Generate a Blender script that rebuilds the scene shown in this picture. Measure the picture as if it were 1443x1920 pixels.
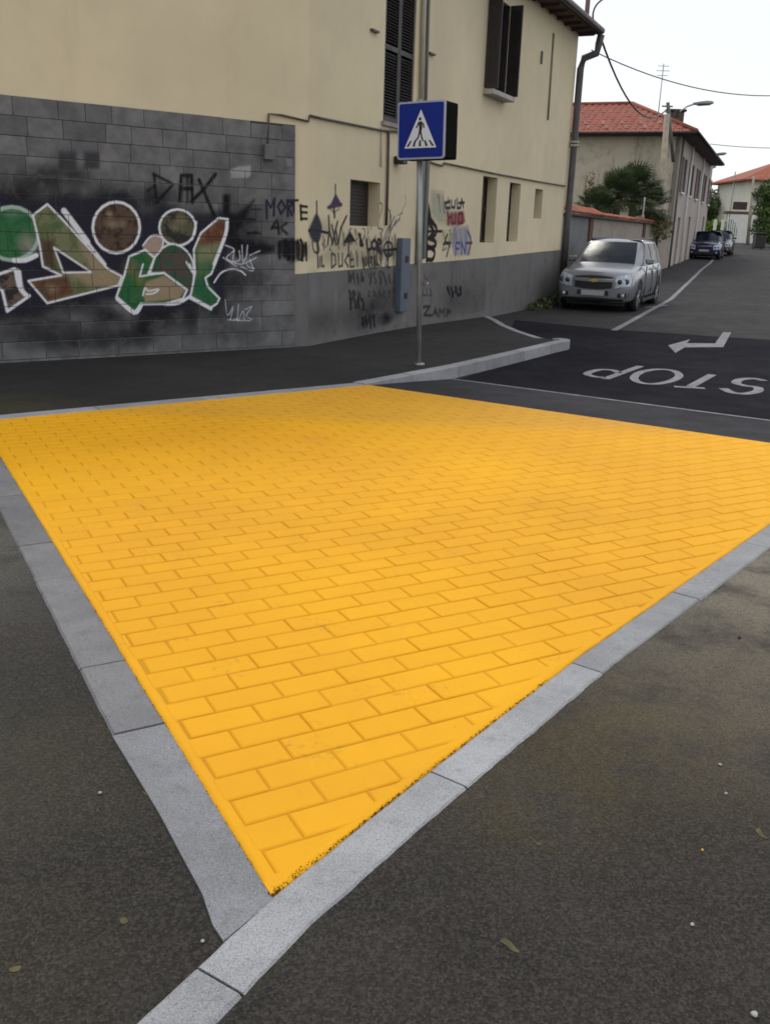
import bpy, bmesh, math, random
import numpy as np
from mathutils import Vector, Matrix
random.seed(7); rng = np.random.default_rng(7)
R = math.radians
for o in list(bpy.data.objects): bpy.data.objects.remove(o)
sc = bpy.context.scene
col = sc.collection

# ------------------------------------------------------------ camera
F, PITCH, ROLL, H = 1740.0, 0.2980, 0.033, 1.60      # focal length in photo pixels, tilt, roll, eye height
cam_d = bpy.data.cameras.new('camera'); cam = bpy.data.objects.new('camera', cam_d); col.objects.link(cam)
cam_d.sensor_fit = 'VERTICAL'; cam_d.sensor_height = 24.0; cam_d.lens = F/1920*24.0
cam_d.clip_start = 0.05; cam_d.clip_end = 3000
cam.matrix_world = Matrix.Translation((0, 0, H)) @ Matrix.Rotation(math.pi/2-PITCH, 4, 'X') @ Matrix.Rotation(ROLL, 4, 'Z')
sc.camera = cam

# ------------------------------------------------------------ sky, sun, exposure
SUN_EL, SUN_AZ = R(50), R(-12)                       # azimuth measured from +Y towards +X
w = bpy.data.worlds.new('World'); sc.world = w; w.use_nodes = True
wn = w.node_tree.nodes; wl = w.node_tree.links
sky = wn.new('ShaderNodeTexSky'); sky.sky_type = 'NISHITA'; sky.sun_disc = False
sky.sun_elevation = SUN_EL; sky.sun_rotation = SUN_AZ
sky.air_density = 1.0; sky.dust_density = 1.5; sky.ozone_density = 1.0; sky.altitude = 100
# high thin overcast: an even bright veil mixed into the clear sky
veil = wn.new('ShaderNodeMix'); veil.data_type = 'RGBA'; veil.inputs[0].default_value = .82
veil.inputs[7].default_value = (8.4, 8.45, 8.6, 1); wl.new(sky.outputs[0], veil.inputs[6])
wl.new(veil.outputs[2], wn['Background'].inputs[0]); wn['Background'].inputs[1].default_value = 0.125
sun_d = bpy.data.lights.new('sun', 'SUN'); sun_d.energy = 1.1; sun_d.angle = R(13); sun_d.color = (1, .95, .86)
sun = bpy.data.objects.new('sun', sun_d); col.objects.link(sun)
sd = Vector((math.sin(SUN_AZ)*math.cos(SUN_EL), math.cos(SUN_AZ)*math.cos(SUN_EL), math.sin(SUN_EL)))
sun.rotation_euler = sd.to_track_quat('Z', 'Y').to_euler()
sc.view_settings.view_transform = 'Standard'; sc.view_settings.look = 'None'
sc.view_settings.exposure = 0.0; sc.view_settings.gamma = 1
sc.render.engine = 'CYCLES'
sc.cycles.filter_width = 1.7

# ------------------------------------------------------------ survey: from a measured sight line to the real plane it ends on
cp, sp, cr, sr = math.cos(PITCH), math.sin(PITCH), math.cos(ROLL), math.sin(ROLL)
def ray(px, py):
    a = (px-721.5)/F; b = (960-py)/F
    u = a*cr-b*sr; v = a*sr+b*cr
    return np.array([u, cp+v*sp, -sp+v*cp])
def gp(px, py, z=0.0):
    d = ray(px, py); t = (z-H)/d[2]; return (d[0]*t, d[1]*t)
class Plane:
    """vertical plane through p along unit e; outward normal n on its right-hand side"""
    def __init__(s, p, e):
        s.p = np.array(p, float); s.e = np.array(e, float)/np.linalg.norm(e); s.n = np.array([s.e[1], -s.e[0]])
    def sz(s, px, py):
        d = ray(px, py); t = (s.n@s.p)/(s.n@d[:2]); X = d*t
        return float((X[:2]-s.p)@s.e), float(X[2]+H)
    def w(s, a, z, off=0.0):
        q = s.p+s.e*a+s.n*off; return (float(q[0]), float(q[1]), float(z))
    def mat(s):
        return Matrix(((s.e[0], s.n[0], 0, s.p[0]), (s.e[1], s.n[1], 0, s.p[1]), (0, 0, 1, 0), (0, 0, 0, 1)))

# ------------------------------------------------------------ object helpers
def tag(o, label=None, cat=None, group=None, kind=None):
    if label: o['label'] = label
    if cat: o['category'] = cat
    if group: o['group'] = group
    if kind: o['kind'] = kind
    return o
def empty(name, loc=(0, 0, 0), rz=0.0, **k):
    o = bpy.data.objects.new(name, None); o.location = loc; o.rotation_euler = (0, 0, rz)
    o.empty_display_size = .2; col.objects.link(o)
    o['_m'] = 0; del o['_m']
    return tag(o, **k)
def link(name, me, mat, parent=None):
    o = bpy.data.objects.new(name, me); col.objects.link(o)
    if mat is not None and len(me.materials) == 0: me.materials.append(mat)
    if parent is not None: o.parent = parent
    return o
class MB:
    """collects shapes, links them as ONE mesh object. Coordinates are the parent's local ones."""
    def __init__(s): s.v = []; s.f = []; s.sm = []
    def add(s, vs, fs, smooth=False):
        n = len(s.v); s.v += [tuple(v) for v in vs]; s.f += [tuple(i+n for i in f) for f in fs]; s.sm += [smooth]*len(fs); return s
    def box(s, lo, hi, M=None, skip=()):
        x0, y0, z0 = lo; x1, y1, z1 = hi
        vs = [(x0,y0,z0),(x1,y0,z0),(x1,y1,z0),(x0,y1,z0),(x0,y0,z1),(x1,y0,z1),(x1,y1,z1),(x0,y1,z1)]
        if M is not None: vs = [tuple(M@Vector(v)) for v in vs]
        fs = [(0,3,2,1),(4,5,6,7),(0,1,5,4),(1,2,6,5),(2,3,7,6),(3,0,4,7)]
        return s.add(vs, [f for i, f in enumerate(fs) if i not in skip])
    def bbox(s, lo, hi, b=.005, M=None):
        x0, y0, z0 = lo; x1, y1, z1 = hi
        bm = bmesh.new(); bmesh.ops.create_cube(bm, size=1)
        for v in bm.verts: v.co = Vector(((x0+x1)/2+v.co.x*(x1-x0), (y0+y1)/2+v.co.y*(y1-y0), (z0+z1)/2+v.co.z*(z1-z0)))
        bmesh.ops.bevel(bm, geom=bm.edges[:], offset=b, segments=1, affect='EDGES')
        if M is not None: bm.transform(M)
        return s.bm(bm)
    def bm(s, bm, smooth=False):
        bm.verts.index_update(); s.add([v.co[:] for v in bm.verts], [[v.index for v in f.verts] for f in bm.faces], smooth); bm.free(); return s
    def tube(s, pts, r, n=8, cap=True):
        pts = [Vector(p) for p in pts]; rs = r if isinstance(r, (list, tuple)) else [r]*len(pts)
        vs = []; fs = []
        for i, p in enumerate(pts):
            t = (pts[min(i+1, len(pts)-1)]-pts[max(i-1, 0)]).normalized()
            a = t.cross(Vector((0, 0, 1)));  a = a if a.length > .05 else t.cross(Vector((0, 1, 0))); a.normalize(); b = t.cross(a)
            for k in range(n):
                g = 2*math.pi*k/n; vs.append(p+(a*math.cos(g)+b*math.sin(g))*rs[i])
        for i in range(len(pts)-1):
            for k in range(n):
                fs.append((i*n+k, i*n+(k+1) % n, (i+1)*n+(k+1) % n, (i+1)*n+k))
        if cap: fs += [tuple(range(n)), tuple(range((len(pts)-1)*n, len(pts)*n))[::-1]]
        return s.add(vs, fs, True)
    def prism(s, poly, z0, z1, M=None):
        n = len(poly); vs = [(x, y, z0) for x, y in poly]+[(x, y, z1) for x, y in poly]
        if M is not None: vs = [tuple(M@Vector(v)) for v in vs]
        fs = [tuple(range(n))[::-1], tuple(range(n, 2*n))]+[(i, (i+1) % n, (i+1) % n+n, i+n) for i in range(n)]
        return s.add(vs, fs)
    def build(s, name, mat, parent=None, recalc=True):
        me = bpy.data.meshes.new(name); me.from_pydata(s.v, [], s.f)
        me.polygons.foreach_set('use_smooth', s.sm)
        if recalc:
            bm = bmesh.new(); bm.from_mesh(me); bmesh.ops.recalc_face_normals(bm, faces=bm.faces); bm.to_mesh(me); bm.free()
        me.update(); return link(name, me, mat, parent)

# ------------------------------------------------------------ materials
MATS = {}
def nodes(name):
    m = bpy.data.materials.new(name); m.use_nodes = True; nt = m.node_tree
    return m, nt, nt.nodes['Principled BSDF'], (lambda t, **k: _n(nt, t, **k))
def _n(nt, t, **k):
    n = nt.nodes.new('ShaderNode'+t)
    for a, b in k.items():
        if hasattr(n, a): setattr(n, a, b)
    return n
def mixc(nt, fac, a, b, mode='MIX'):
    m = nt.nodes.new('ShaderNodeMix'); m.data_type = 'RGBA'; m.blend_type = mode
    for i, x in ((0, fac), (6, a), (7, b)):
        if isinstance(x, (int, float)): m.inputs[i].default_value = x
        elif isinstance(x, (tuple, list)): m.inputs[i].default_value = (*x[:3], 1)
        else: nt.links.new(x, m.inputs[i])
    return m.outputs[2]
def noise(nt, scale, detail=4, rough=.55, vec=None, w=0):
    n = nt.nodes.new('ShaderNodeTexNoise'); n.inputs['Scale'].default_value = scale
    n.inputs['Detail'].default_value = detail; n.inputs['Roughness'].default_value = rough
    if vec is not None: nt.links.new(vec, n.inputs['Vector'])
    return n.outputs[0]
def ramp(nt, fac, a, b, va=0.0, vb=1.0):
    m = nt.nodes.new('ShaderNodeMapRange'); m.inputs[1].default_value = a; m.inputs[2].default_value = b
    m.inputs[3].default_value = va; m.inputs[4].default_value = vb; m.interpolation_type = 'SMOOTHSTEP'
    nt.links.new(fac, m.inputs[0]); return m.outputs[0]
def mathn(nt, op, a, b=0.0):
    m = nt.nodes.new('ShaderNodeMath'); m.operation = op
    for i, x in enumerate((a, b)):
        if isinstance(x, (int, float)): m.inputs[i].default_value = x
        else: nt.links.new(x, m.inputs[i])
    return m.outputs[0]
def pos(nt): return nt.nodes.new('ShaderNodeNewGeometry').outputs['Position']
def scaled(nt, vec, s):
    m = nt.nodes.new('ShaderNodeVectorMath'); m.operation = 'MULTIPLY'; m.inputs[1].default_value = s; nt.links.new(vec, m.inputs[0]); return m.outputs[0]
def dist(nt, vec, p):
    m = nt.nodes.new('ShaderNodeVectorMath'); m.operation = 'DISTANCE'; m.inputs[1].default_value = p; nt.links.new(vec, m.inputs[0]); return m.outputs['Value']
def bump(nt, bsdf, h, strength=.3, d=.01):
    b = nt.nodes.new('ShaderNodeBump'); b.inputs['Strength'].default_value = strength; b.inputs['Distance'].default_value = d
    nt.links.new(h, b.inputs['Height']); nt.links.new(b.outputs[0], bsdf.inputs['Normal'])
def mat(name, c, rough=.7, metal=0.0, var=.15, scale=3.0, bmp=0.0, bscale=60.0, spec=.5, rnd=0.0, dark=None, stretch=None):
    """plain weathered material: colour with broad + fine mottling, optional per-object variation"""
    if name in MATS: return MATS[name]
    m, nt, b, N = nodes(name); P = pos(nt)
    if stretch: P = scaled(nt, P, stretch)
    n1 = noise(nt, scale, 5, .6, P); n2 = noise(nt, scale*14, 3, .6, P)
    lo = tuple(x*(1-var*1.6) for x in c); hi = tuple(min(1, x*(1+var)) for x in c)
    k = mixc(nt, ramp(nt, n1, .3, .7), dark or lo, hi)
    k = mixc(nt, ramp(nt, n2, .25, .8, 0, .5), k, tuple(x*(1-var) for x in c))
    if rnd:
        oi = nt.nodes.new('ShaderNodeObjectInfo'); v = ramp(nt, oi.outputs['Random'], 0, 1, 1-rnd, 1+rnd)
        hs = nt.nodes.new('ShaderNodeHueSaturation'); nt.links.new(v, hs.inputs['Value']); nt.links.new(k, hs.inputs['Color']); k = hs.outputs[0]
    nt.links.new(k, b.inputs['Base Color']); b.inputs['Metallic'].default_value = metal
    b.inputs['Specular IOR Level'].default_value = spec
    nt.links.new(ramp(nt, n1, .2, .8, max(0, rough-.08), min(1, rough+.08)), b.inputs['Roughness'])
    if bmp: bump(nt, b, noise(nt, bscale, 4, .6, pos(nt)), bmp, .004)
    MATS[name] = m; return m

def asphalt(name, c, spots=(), speck=.5, warm=(1, 1, 1), rough=.88, spec=.22):
    m, nt, b, N = nodes(name); P = pos(nt)
    big = noise(nt, .55, 5, .6, P); mid = noise(nt, 3.2, 6, .65, P); fine = noise(nt, 130, 3, .7, P)
    vor = nt.nodes.new('ShaderNodeTexVoronoi'); vor.inputs['Scale'].default_value = 140; nt.links.new(P, vor.inputs['Vector'])
    k = mixc(nt, ramp(nt, big, .32, .68), tuple(x*.66 for x in c), tuple(x*1.35*y for x, y in zip(c, warm)))
    k = mixc(nt, ramp(nt, mid, .35, .7, 0, .4), k, tuple(x*.66 for x in c))
    stonec = mixc(nt, ramp(nt, vor.outputs['Color'], .2, .9), tuple(x*.6 for x in c), tuple(x*2.1 for x in c))
    k = mixc(nt, speck, k, stonec)
    k = mixc(nt, ramp(nt, fine, .64, .76, 0, .55), k, tuple(min(1, x*3.4) for x in c))
    for (x, y, r, colr, a) in spots:
        dd = ramp(nt, dist(nt, P, (x, y, 0)), 0, r, a, 0)
        kk = mathn(nt, 'MULTIPLY', dd, ramp(nt, mid, .25, .6))
        k = mixc(nt, kk, k, colr)
    agg = nt.nodes.new('ShaderNodeTexVoronoi'); agg.inputs['Scale'].default_value = 210; nt.links.new(P, agg.inputs['Vector'])
    k = mixc(nt, .5, k, mixc(nt, ramp(nt, agg.outputs['Color'], .1, .95), (.45, .45, .45), (1.75, 1.72, 1.66)), 'MULTIPLY')
    k = mixc(nt, ramp(nt, noise(nt, 60, 4, .7, P), .58, .74, 0, .3), k, tuple(x*.35 for x in c))
    nt.links.new(k, b.inputs['Base Color']); nt.links.new(ramp(nt, mid, .2, .8, rough-.12, rough+.08), b.inputs['Roughness'])
    b.inputs['Specular IOR Level'].default_value = spec
    h = mathn(nt, 'ADD', vor.outputs['Distance'], mathn(nt, 'MULTIPLY', mid, .35)); bump(nt, b, h, .55, .004)
    MATS[name] = m; return m

YT = (.11, .088, .03)
M_near = asphalt('asphalt_near', (.0305, .028, .0255), spots=[(2.3, 4.3, 2.6, (.20, .18, .145), 1.0), (1.35, 3.0, .9, (.12, .10, .07), .5), (-2.9, 4.3, 2.4, (.13, .127, .115), .9), (-1.5, 2.4, 1.0, (.06, .06, .05), .5), (.75, 2.75, .75, YT, .33), (.45, 2.35, .4, YT, .3), (-1.0, 2.5, .55, YT, .13), (1.7, 3.6, .9, YT, .12), (-.8, 1.6, .5, YT, .08)], warm=(1.06, 1.0, .92), speck=.5)
M_pave = asphalt('asphalt_pavement', (.026, .0255, .026), spots=[(-3.3, 7.9, 1.0, (.10, .09, .03), .35)], speck=.3)
M_ramp = asphalt('asphalt_ramp', (.034, .033, .039), speck=.3, spec=.15)
M_new = asphalt('asphalt_new', (.019, .019, .024), speck=.25, spec=.02)
M_old = asphalt('asphalt_old', (.025, .023, .025), speck=.3, spec=.26)

def yellow(name, joint=False):
    m, nt, b, N = nodes(name); P = pos(nt)
    n1 = noise(nt, .45, 4, .5, P); n2 = noise(nt, 7, 5, .6, P); n3 = noise(nt, 90, 3, .6, P)
    c = (.85, .412, .011) if not joint else (.62, .295, .010)
    k = mixc(nt, ramp(nt, n1, .3, .7), (c[0]*.93, c[1]*.90, c[2]*1.2), (min(1, c[0]*1.05), c[1]*1.08, c[2]*.8))
    k = mixc(nt, ramp(nt, n2, .42, .8, 0, .22), k, (c[0]*.84, c[1]*.82, c[2]*1.1))
    oi = nt.nodes.new('ShaderNodeObjectInfo')
    if not joint:
        hs = nt.nodes.new('ShaderNodeHueSaturation'); nt.links.new(ramp(nt, oi.outputs['Random'], 0, 1, .978, 1.02), hs.inputs['Value']); nt.links.new(k, hs.inputs['Color']); k = hs.outputs[0]
    # paint colour turns softly duller and browner towards its far end
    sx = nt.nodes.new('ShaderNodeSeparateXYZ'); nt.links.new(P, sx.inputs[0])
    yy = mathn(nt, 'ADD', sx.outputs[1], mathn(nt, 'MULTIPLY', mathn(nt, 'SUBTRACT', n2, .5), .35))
    n5 = noise(nt, 1.3, 6, .7, scaled(nt, P, (1, .45, 1))); n6 = noise(nt, 38, 4, .7, P); n7 = noise(nt, 2.6, 6, .75, P)
    k = mixc(nt, ramp(nt, n5, .46, .72, 0, .30), k, (c[0]*.80, c[1]*.76, c[2]*1.6))
    k = mixc(nt, mathn(nt, 'MULTIPLY', ramp(nt, n7, .54, .66, 0, 1), ramp(nt, n6, .50, .62, 0, .34)), k, (.30, .19, .055))
    k = mixc(nt, ramp(nt, n6, .66, .74, 0, .5), k, (c[0]*.55, c[1]*.5, c[2]*2))
    k = mixc(nt, ramp(nt, n6, .36, .26, 0, .35), k, (min(1, c[0]*1.08), c[1]*1.22, c[2]*4))
    dirt_and_dull = ramp(nt, yy, 7.55, 8.1, 0, .22)
    k = mixc(nt, dirt_and_dull, k, (.30, .22, .09))
    k = mixc(nt, ramp(nt, n3, .66, .8, 0, .4), k, (c[0]*.6, c[1]*.55, c[2]))
    nt.links.new(k, b.inputs['Base Color']); b.inputs['Roughness'].default_value = .62; b.inputs['Specular IOR Level'].default_value = .14
    bump(nt, b, mathn(nt, 'ADD', noise(nt, 220, 3, .6, P), mathn(nt, 'MULTIPLY', noise(nt, 30, 5, .65, P), 1.2)), .45, .003)
    return m
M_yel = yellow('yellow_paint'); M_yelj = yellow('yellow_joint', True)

def granite(name, c):
    m, nt, b, N = nodes(name); P = pos(nt)
    n1 = noise(nt, 2.2, 5, .6, P); n2 = noise(nt, 26, 5, .7, P); n3 = noise(nt, 190, 2, .6, P)
    n4 = noise(nt, 330, 2, .5, P); n5 = noise(nt, 9, 6, .7, P)
    k = mixc(nt, ramp(nt, n1, .3, .7), tuple(x*.80 for x in c), tuple(x*1.10 for x in c))
    k = mixc(nt, ramp(nt, n5, .48, .72, 0, .65), k, (c[0]*.58, c[1]*.6, c[2]*.55))
    k = mixc(nt, ramp(nt, n2, .55, .72, 0, .55), k, tuple(x*.5 for x in c))
    k = mixc(nt, ramp(nt, n3, .52, .66, 0, .7), k, tuple(x*.42 for x in c))
    k = mixc(nt, ramp(nt, n4, .32, .46, .55, 0), k, tuple(min(1, x*1.75) for x in c))
    k = mixc(nt, ramp(nt, n4, .60, .70, 0, .5), k, tuple(x*.25 for x in c))
    oi = nt.nodes.new('ShaderNodeObjectInfo'); hs = nt.nodes.new('ShaderNodeHueSaturation')
    nt.links.new(ramp(nt, oi.outputs['Random'], 0, 1, .86, 1.1), hs.inputs['Value']); nt.links.new(k, hs.inputs['Color'])
    nt.links.new(hs.outputs[0], b.inputs['Base Color']); b.inputs['Roughness'].default_value = .75
    bump(nt, b, mathn(nt, 'ADD', n3, n2), .5, .004); MATS[name] = m; return m
M_kerb = granite('kerb_granite', (.33, .335, .355)); M_kerb_dull = granite('kerb_granite_dull', (.185, .185, .197))

def plaster(name, c, dirt_and_dull=(.28, .24, .17), lowz=None, amt=.25, streak=.3, sc=1.0):
    m, nt, b, N = nodes(name); P = pos(nt)
    n1 = noise(nt, .5*sc, 5, .6, P); n2 = noise(nt, 3*sc, 6, .65, P); n4 = noise(nt, 3.2*sc, 5, .6, scaled(nt, P, (1, 1, .12)))
    n3 = noise(nt, 160, 3, .6, P)
    k = mixc(nt, ramp(nt, n1, .3, .7), tuple(x*.92 for x in c), tuple(min(1, x*1.05) for x in c))
    k = mixc(nt, ramp(nt, n2, .45, .8, 0, amt), k, dirt_and_dull)
    k = mixc(nt, ramp(nt, n4, .52, .78, 0, streak), k, dirt_and_dull)
    nt.links.new(k, b.inputs['Base Color']); b.inputs['Roughness'].default_value = .92; b.inputs['Specular IOR Level'].default_value = .2
    bump(nt, b, mathn(nt, 'ADD', n3, mathn(nt, 'MULTIPLY', n2, 1.5)), .25, .004); MATS[name] = m; return m
M_cream = plaster('cream_plaster', (.69, .60, .415), dirt_and_dull=(.52, .43, .28), amt=.22, streak=.22)
M_plinth = plaster('grey_plinth_render', (.165, .162, .16), dirt_and_dull=(.07, .068, .066), amt=.55, streak=.5)
M_stone = mat('grey_cladding_stone', (.155, .155, .158), .85, var=.22, scale=5, bmp=.5, bscale=45, rnd=.16)
M_mortar = mat('dark_mortar', (.05, .05, .052), .95, var=.2)
M_dark = mat('dark_brown_paint', (.022, .016, .015), .55, var=.25, scale=8)
M_shut = mat('dark_shutter', (.018, .014, .014), .5, var=.2, scale=8)
M_glass = mat('dark_glass', (.012, .014, .018), .08, var=.05, spec=.8)
M_pipe = mat('brown_pipe', (.085, .068, .055), .55, var=.25)
M_duct = mat('grey_green_pipe', (.12, .125, .11), .5, var=.2)
M_duct2 = mat('pale_pipe', (.40, .37, .30), .6, var=.1)
M_pole = mat('galvanised_steel', (.34, .35, .35), .42, metal=.55, var=.15)
M_white = mat('white_paint', (.72, .72, .72), .5, var=.05)
M_road_white = mat('worn_road_paint', (.24, .24, .265), .8, var=.3, scale=9, bmp=.4, bscale=120)
M_black = mat('black_plastic', (.012, .012, .013), .5, var=.1)
M_tile = mat('terracotta_tile', (.34, .095, .05), .85, var=.25, scale=2.5, rnd=.18)
M_wood = mat('brown_timber', (.055, .03, .025), .7, var=.3, scale=6)

# ------------------------------------------------------------ ground
def zg(y):                                           # the street rises slowly away from the crossing
    if y < 22: return -.13
    if y < 26: return -.13+.02*(y-22)**2/8
    if y < 92: return -.13+.02*2+.02*(y-26)
    return -.09+.02*66
def sheet(name, poly, z, m, kind='structure', parent=None, sub=False, **k):
    me = bpy.data.meshes.new(name); bm = bmesh.new()
    vs = [bm.verts.new((x, y, z if not callable(z) else z(x, y))) for x, y in poly]
    f = bm.faces.new(vs); f.normal_update()
    if f.normal.z < 0: f.normal_flip()
    bmesh.ops.triangulate(bm, faces=bm.faces[:]); bm.to_mesh(me); bm.free()
    o = link(name, me, m, parent)
    if kind: o['kind'] = kind
    return tag(o, **k)
def strip_grid(name, left, right, ys, zoff, m, n=8):
    """sheet following zg between two x(y) limits"""
    vs = []; fs = []
    for y in ys:
        for i in range(n+1):
            t = i/n; vs.append((left(y)*(1-t)+right(y)*t, y, zg(y)+zoff))
    for j in range(len(ys)-1):
        for i in range(n):
            a = j*(n+1)+i; fs.append((a, a+1, a+n+2, a+n+1))
    b = MB(); b.add(vs, fs); o = b.build(name, m); o['kind'] = 'structure'
    for p in o.data.polygons: pass
    return o
M_earth = mat('dry_grass_ground', (.06, .075, .03), .95, var=.35, scale=.6, bmp=.5, bscale=8)
ys = [-20, 8, 14, 22, 23, 24, 25, 26, 40, 60, 92, 130, 250, 600, 1500]
g = strip_grid('ground', lambda y: -600, lambda y: 700, ys, -.05, M_earth, 4); tag(g, 'dull green and brown open ground around the crossing and street', 'ground')
# street frame: line of the house fronts, and the parking line
SD = np.array([.36, .933]); SD /= np.linalg.norm(SD)
def xleft(y): return 1.0+(y-12.0)*.392-1.2
road = strip_grid('old_street_road', lambda y: min(xleft(y)-4, xleft(y)-4), lambda y: 28+.35*max(0, y), [-12, 2, 9, 14, 18, 22, 23, 24, 25, 26, 34, 45, 60, 75, 92], 0.0, M_old, 10)
tag(road, 'worn grey asphalt of the street running away past the parked cars', 'road')

# key points on the raised crossing (z = 0)
YN, YL, YA, YR = (-.25, 1.92), (-3.285, 7.32), (-.22, 9.75), (3.78, 7.07)
right_edge = [(-.25, 1.92), (.16, 2.50), (.80, 3.37), (2.26, 5.22), (3.78, 7.07)]
ypoly = right_edge+[YA, YL]
def off_line(pts, d):
    out = []
    for i, p in enumerate(pts):
        a = np.array(pts[max(0, i-1)]); b = np.array(pts[min(len(pts)-1, i+1)]); t = (b-a)/np.linalg.norm(b-a)
        out.append(tuple(np.array(p)+np.array([t[1], -t[0]])*d))
    return out
# near asphalt, flush round the flush kerbs
er = np.array(YR)-np.array(YA); er /= np.linalg.norm(er)
el = np.array(YA)-np.array(YL); el /= np.linalg.norm(el)
far_r = tuple(np.array(YR)+er*14)
near = sheet('near_road', [(-16, -6), (14, -6), far_r, YR, YA, YL, tuple(np.array(YL)-el*14)], -.005, M_near)
tag(near, 'dark stained asphalt in front of and beside the yellow crossing', 'road')
# kerbs --------------------------------------------------------
def stones(parent, line, width, z0, z1, cuts, name='kerb_stone', m=None, gap=.004, side=1, z_fn=None, nw=.25):
    """kerb stones between cut distances along a polyline; inner edge on the line"""
    P = [np.array(p) for p in line]; L = [0]
    for i in range(1, len(P)): L.append(L[-1]+np.linalg.norm(P[i]-P[i-1]))
    def at(d):
        d = max(L[0], min(L[-1], d))
        for i in range(1, len(P)):
            if d <= L[i]+1e-9: break
        t = (d-L[i-1])/(L[i]-L[i-1]); return P[i-1]*(1-t)+P[i]*t
    def nrm(d):
        a = at(max(0, d-nw)); b = at(min(L[-1], d+nw)); t = (b-a)/np.linalg.norm(b-a); return np.array([t[1], -t[0]])*side
    for a, b in zip(cuts[:-1], cuts[1:]):
        a += gap; b -= gap; n = max(1, int((b-a)/.05)); jr = np.random.default_rng(int(abs(a)*1000)+3); ds = [a+(b-a)*i/n for i in range(n+1)]
        bv = .008; dz = random.uniform(-.0015, .0015); tw = random.uniform(-.002, .002)
        rows = []
        for q, d in enumerate(ds):
            p = at(d); nn = nrm(d); zz = (z_fn(d) if z_fn else z1)+dz
            ji = jr.normal()*.0009; jo = jr.normal()*.0012+tw; chip = .005*(jr.random() < .08)
            prof = [(ji, z0), (ji, zz-bv*.6), (bv*.7+ji+chip, zz), (width-bv+jo-chip, zz), (width+jo, zz-bv), (width+jo, z0)]
            rows.append([(p[0]+nn[0]*o, p[1]+nn[1]*o, z) for o, z in prof])
        if len(ds) > 0:
            # short lead-in so the end arris is slightly rounded
            r2 = []
            for q, r in enumerate(rows):
                r2.append(r)
            rows = r2
        vs = [v for r in rows for v in r]; fs = []
        for q in range(len(rows)-1):
            for i in range(5): fs.append((q*6+i, q*6+i+1, q*6+7+i, q*6+6+i))
        fs += [tuple(range(6)), tuple(range((len(rows)-1)*6, len(rows)*6))]
        MB().add(vs, fs).build(name, m or M_kerb, parent)
kr = tag(empty('kerb'), 'flush pale granite kerb along the near right side of the yellow paving', 'kerb', kind='structure')
t0 = np.array([-.48, 1.53]); t1 = np.array(YN); tdir = (t0-t1)/np.linalg.norm(t0-t1)
rline = [tuple(t1+tdir*3.2)]+[tuple(t1+tdir*1.6)]+right_edge
def along(line, p):
    best = (9, 0); acc = 0
    for a, b in zip(line[:-1], line[1:]):
        a = np.array(a); b = np.array(b); L = np.linalg.norm(b-a); t = max(0, min(1, (np.array(p)-a)@(b-a)/L/L))
        dd = np.linalg.norm(a+(b-a)*t-np.array(p))
        if dd < best[0]: best = (dd, acc+t*L)
        acc += L
    return best[1]
Lr = along(rline, YR)
c = [along(rline, p) for p in ((-.38, 1.68), (.14, 2.52), (.76, 3.28))]
cuts = [0.02, c[0]-1.98, c[0]-.99, c[0], c[1], c[2]]+[c[2]+1.0*i for i in range(1, 6) if c[2]+i < Lr-.3]+[Lr]
stones(kr, rline, .138, -.2, .002, cuts, nw=.7)
kl = tag(empty('kerb'), 'flush pale granite kerb along the left side of the yellow paving', 'kerb', kind='structure')
lline = [YN, YL]; Ll = math.dist(YN, YL)
# the left kerb starts from the right-hand kerb's edge: give it a mitred first stone
lk0 = tuple(t1+tdir*.20)
v = np.array(YL)-np.array(YN); v /= np.linalg.norm(v); ln = np.array([-v[1], v[0]])
_o = [gp(299, 1525), gp(344, 1610), gp(379, 1675), gp(399, 1734), gp(419, 1764)]
MB().prism([(YN[0]+.008, YN[1]-.006), YN, tuple(np.array(YN)+v*.93), tuple(np.array(YN)+v*.93+ln*.172)]+_o, -.2, 0.001).build('kerb_stone', granite('kerb_granite_mid', (.245, .25, .27)), kl)
stones(kl, lline, .172, -.2, 0.002, [.935, 1.45, 2.42, 2.95, 3.9, 4.9, 5.9, Ll], side=-1, m=M_kerb_dull)
kf = tag(empty('kerb'), 'pale granite kerb between the yellow paving and the graffiti wall pavement', 'kerb', kind='structure')
fl = [tuple(np.array(YL)-el*12), YL, YA]
stones(kf, fl, .165, -.2, .006, [0, 2, 4, 6, 8, 10, 11, 12, 13, 14, 15, math.dist(YL, YA)+12-.05], side=-1)
# raised curved kerb of the pavement corner
kc = tag(empty('kerb'), 'curved raised granite kerb ending at the pavement tip beside the stop line', 'kerb', kind='structure')
cl = [(-.26, 9.78), (.22, 10.45), (.80, 11.27), (1.42, 12.28), (2.04, 13.33), (2.50, 14.12), (2.74, 14.48), (2.80, 14.66), (2.76, 14.78), (2.66, 14.84)]
stones(kc, cl, .16, -.3, .01, [0, .9, 1.9, 2.9, 3.9, 4.9, along(cl, (2.66, 14.84))], side=-1)
k2 = tag(empty('kerb'), 'low thin kerb behind the pavement tip curving back to the house wall', 'kerb', kind='structure')
b2 = [(2.60, 14.72), (2.42, 15.3), (2.24, 16.3), (2.12, 17.4), (2.08, 18.5), (2.0, 19.5)]
stones(k2, b2, .13, -.3, -.03, [0, 1, 2, 3, 4, along(b2, b2[-1])], side=-1, z_fn=lambda d: -.03-.012*d)

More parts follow.
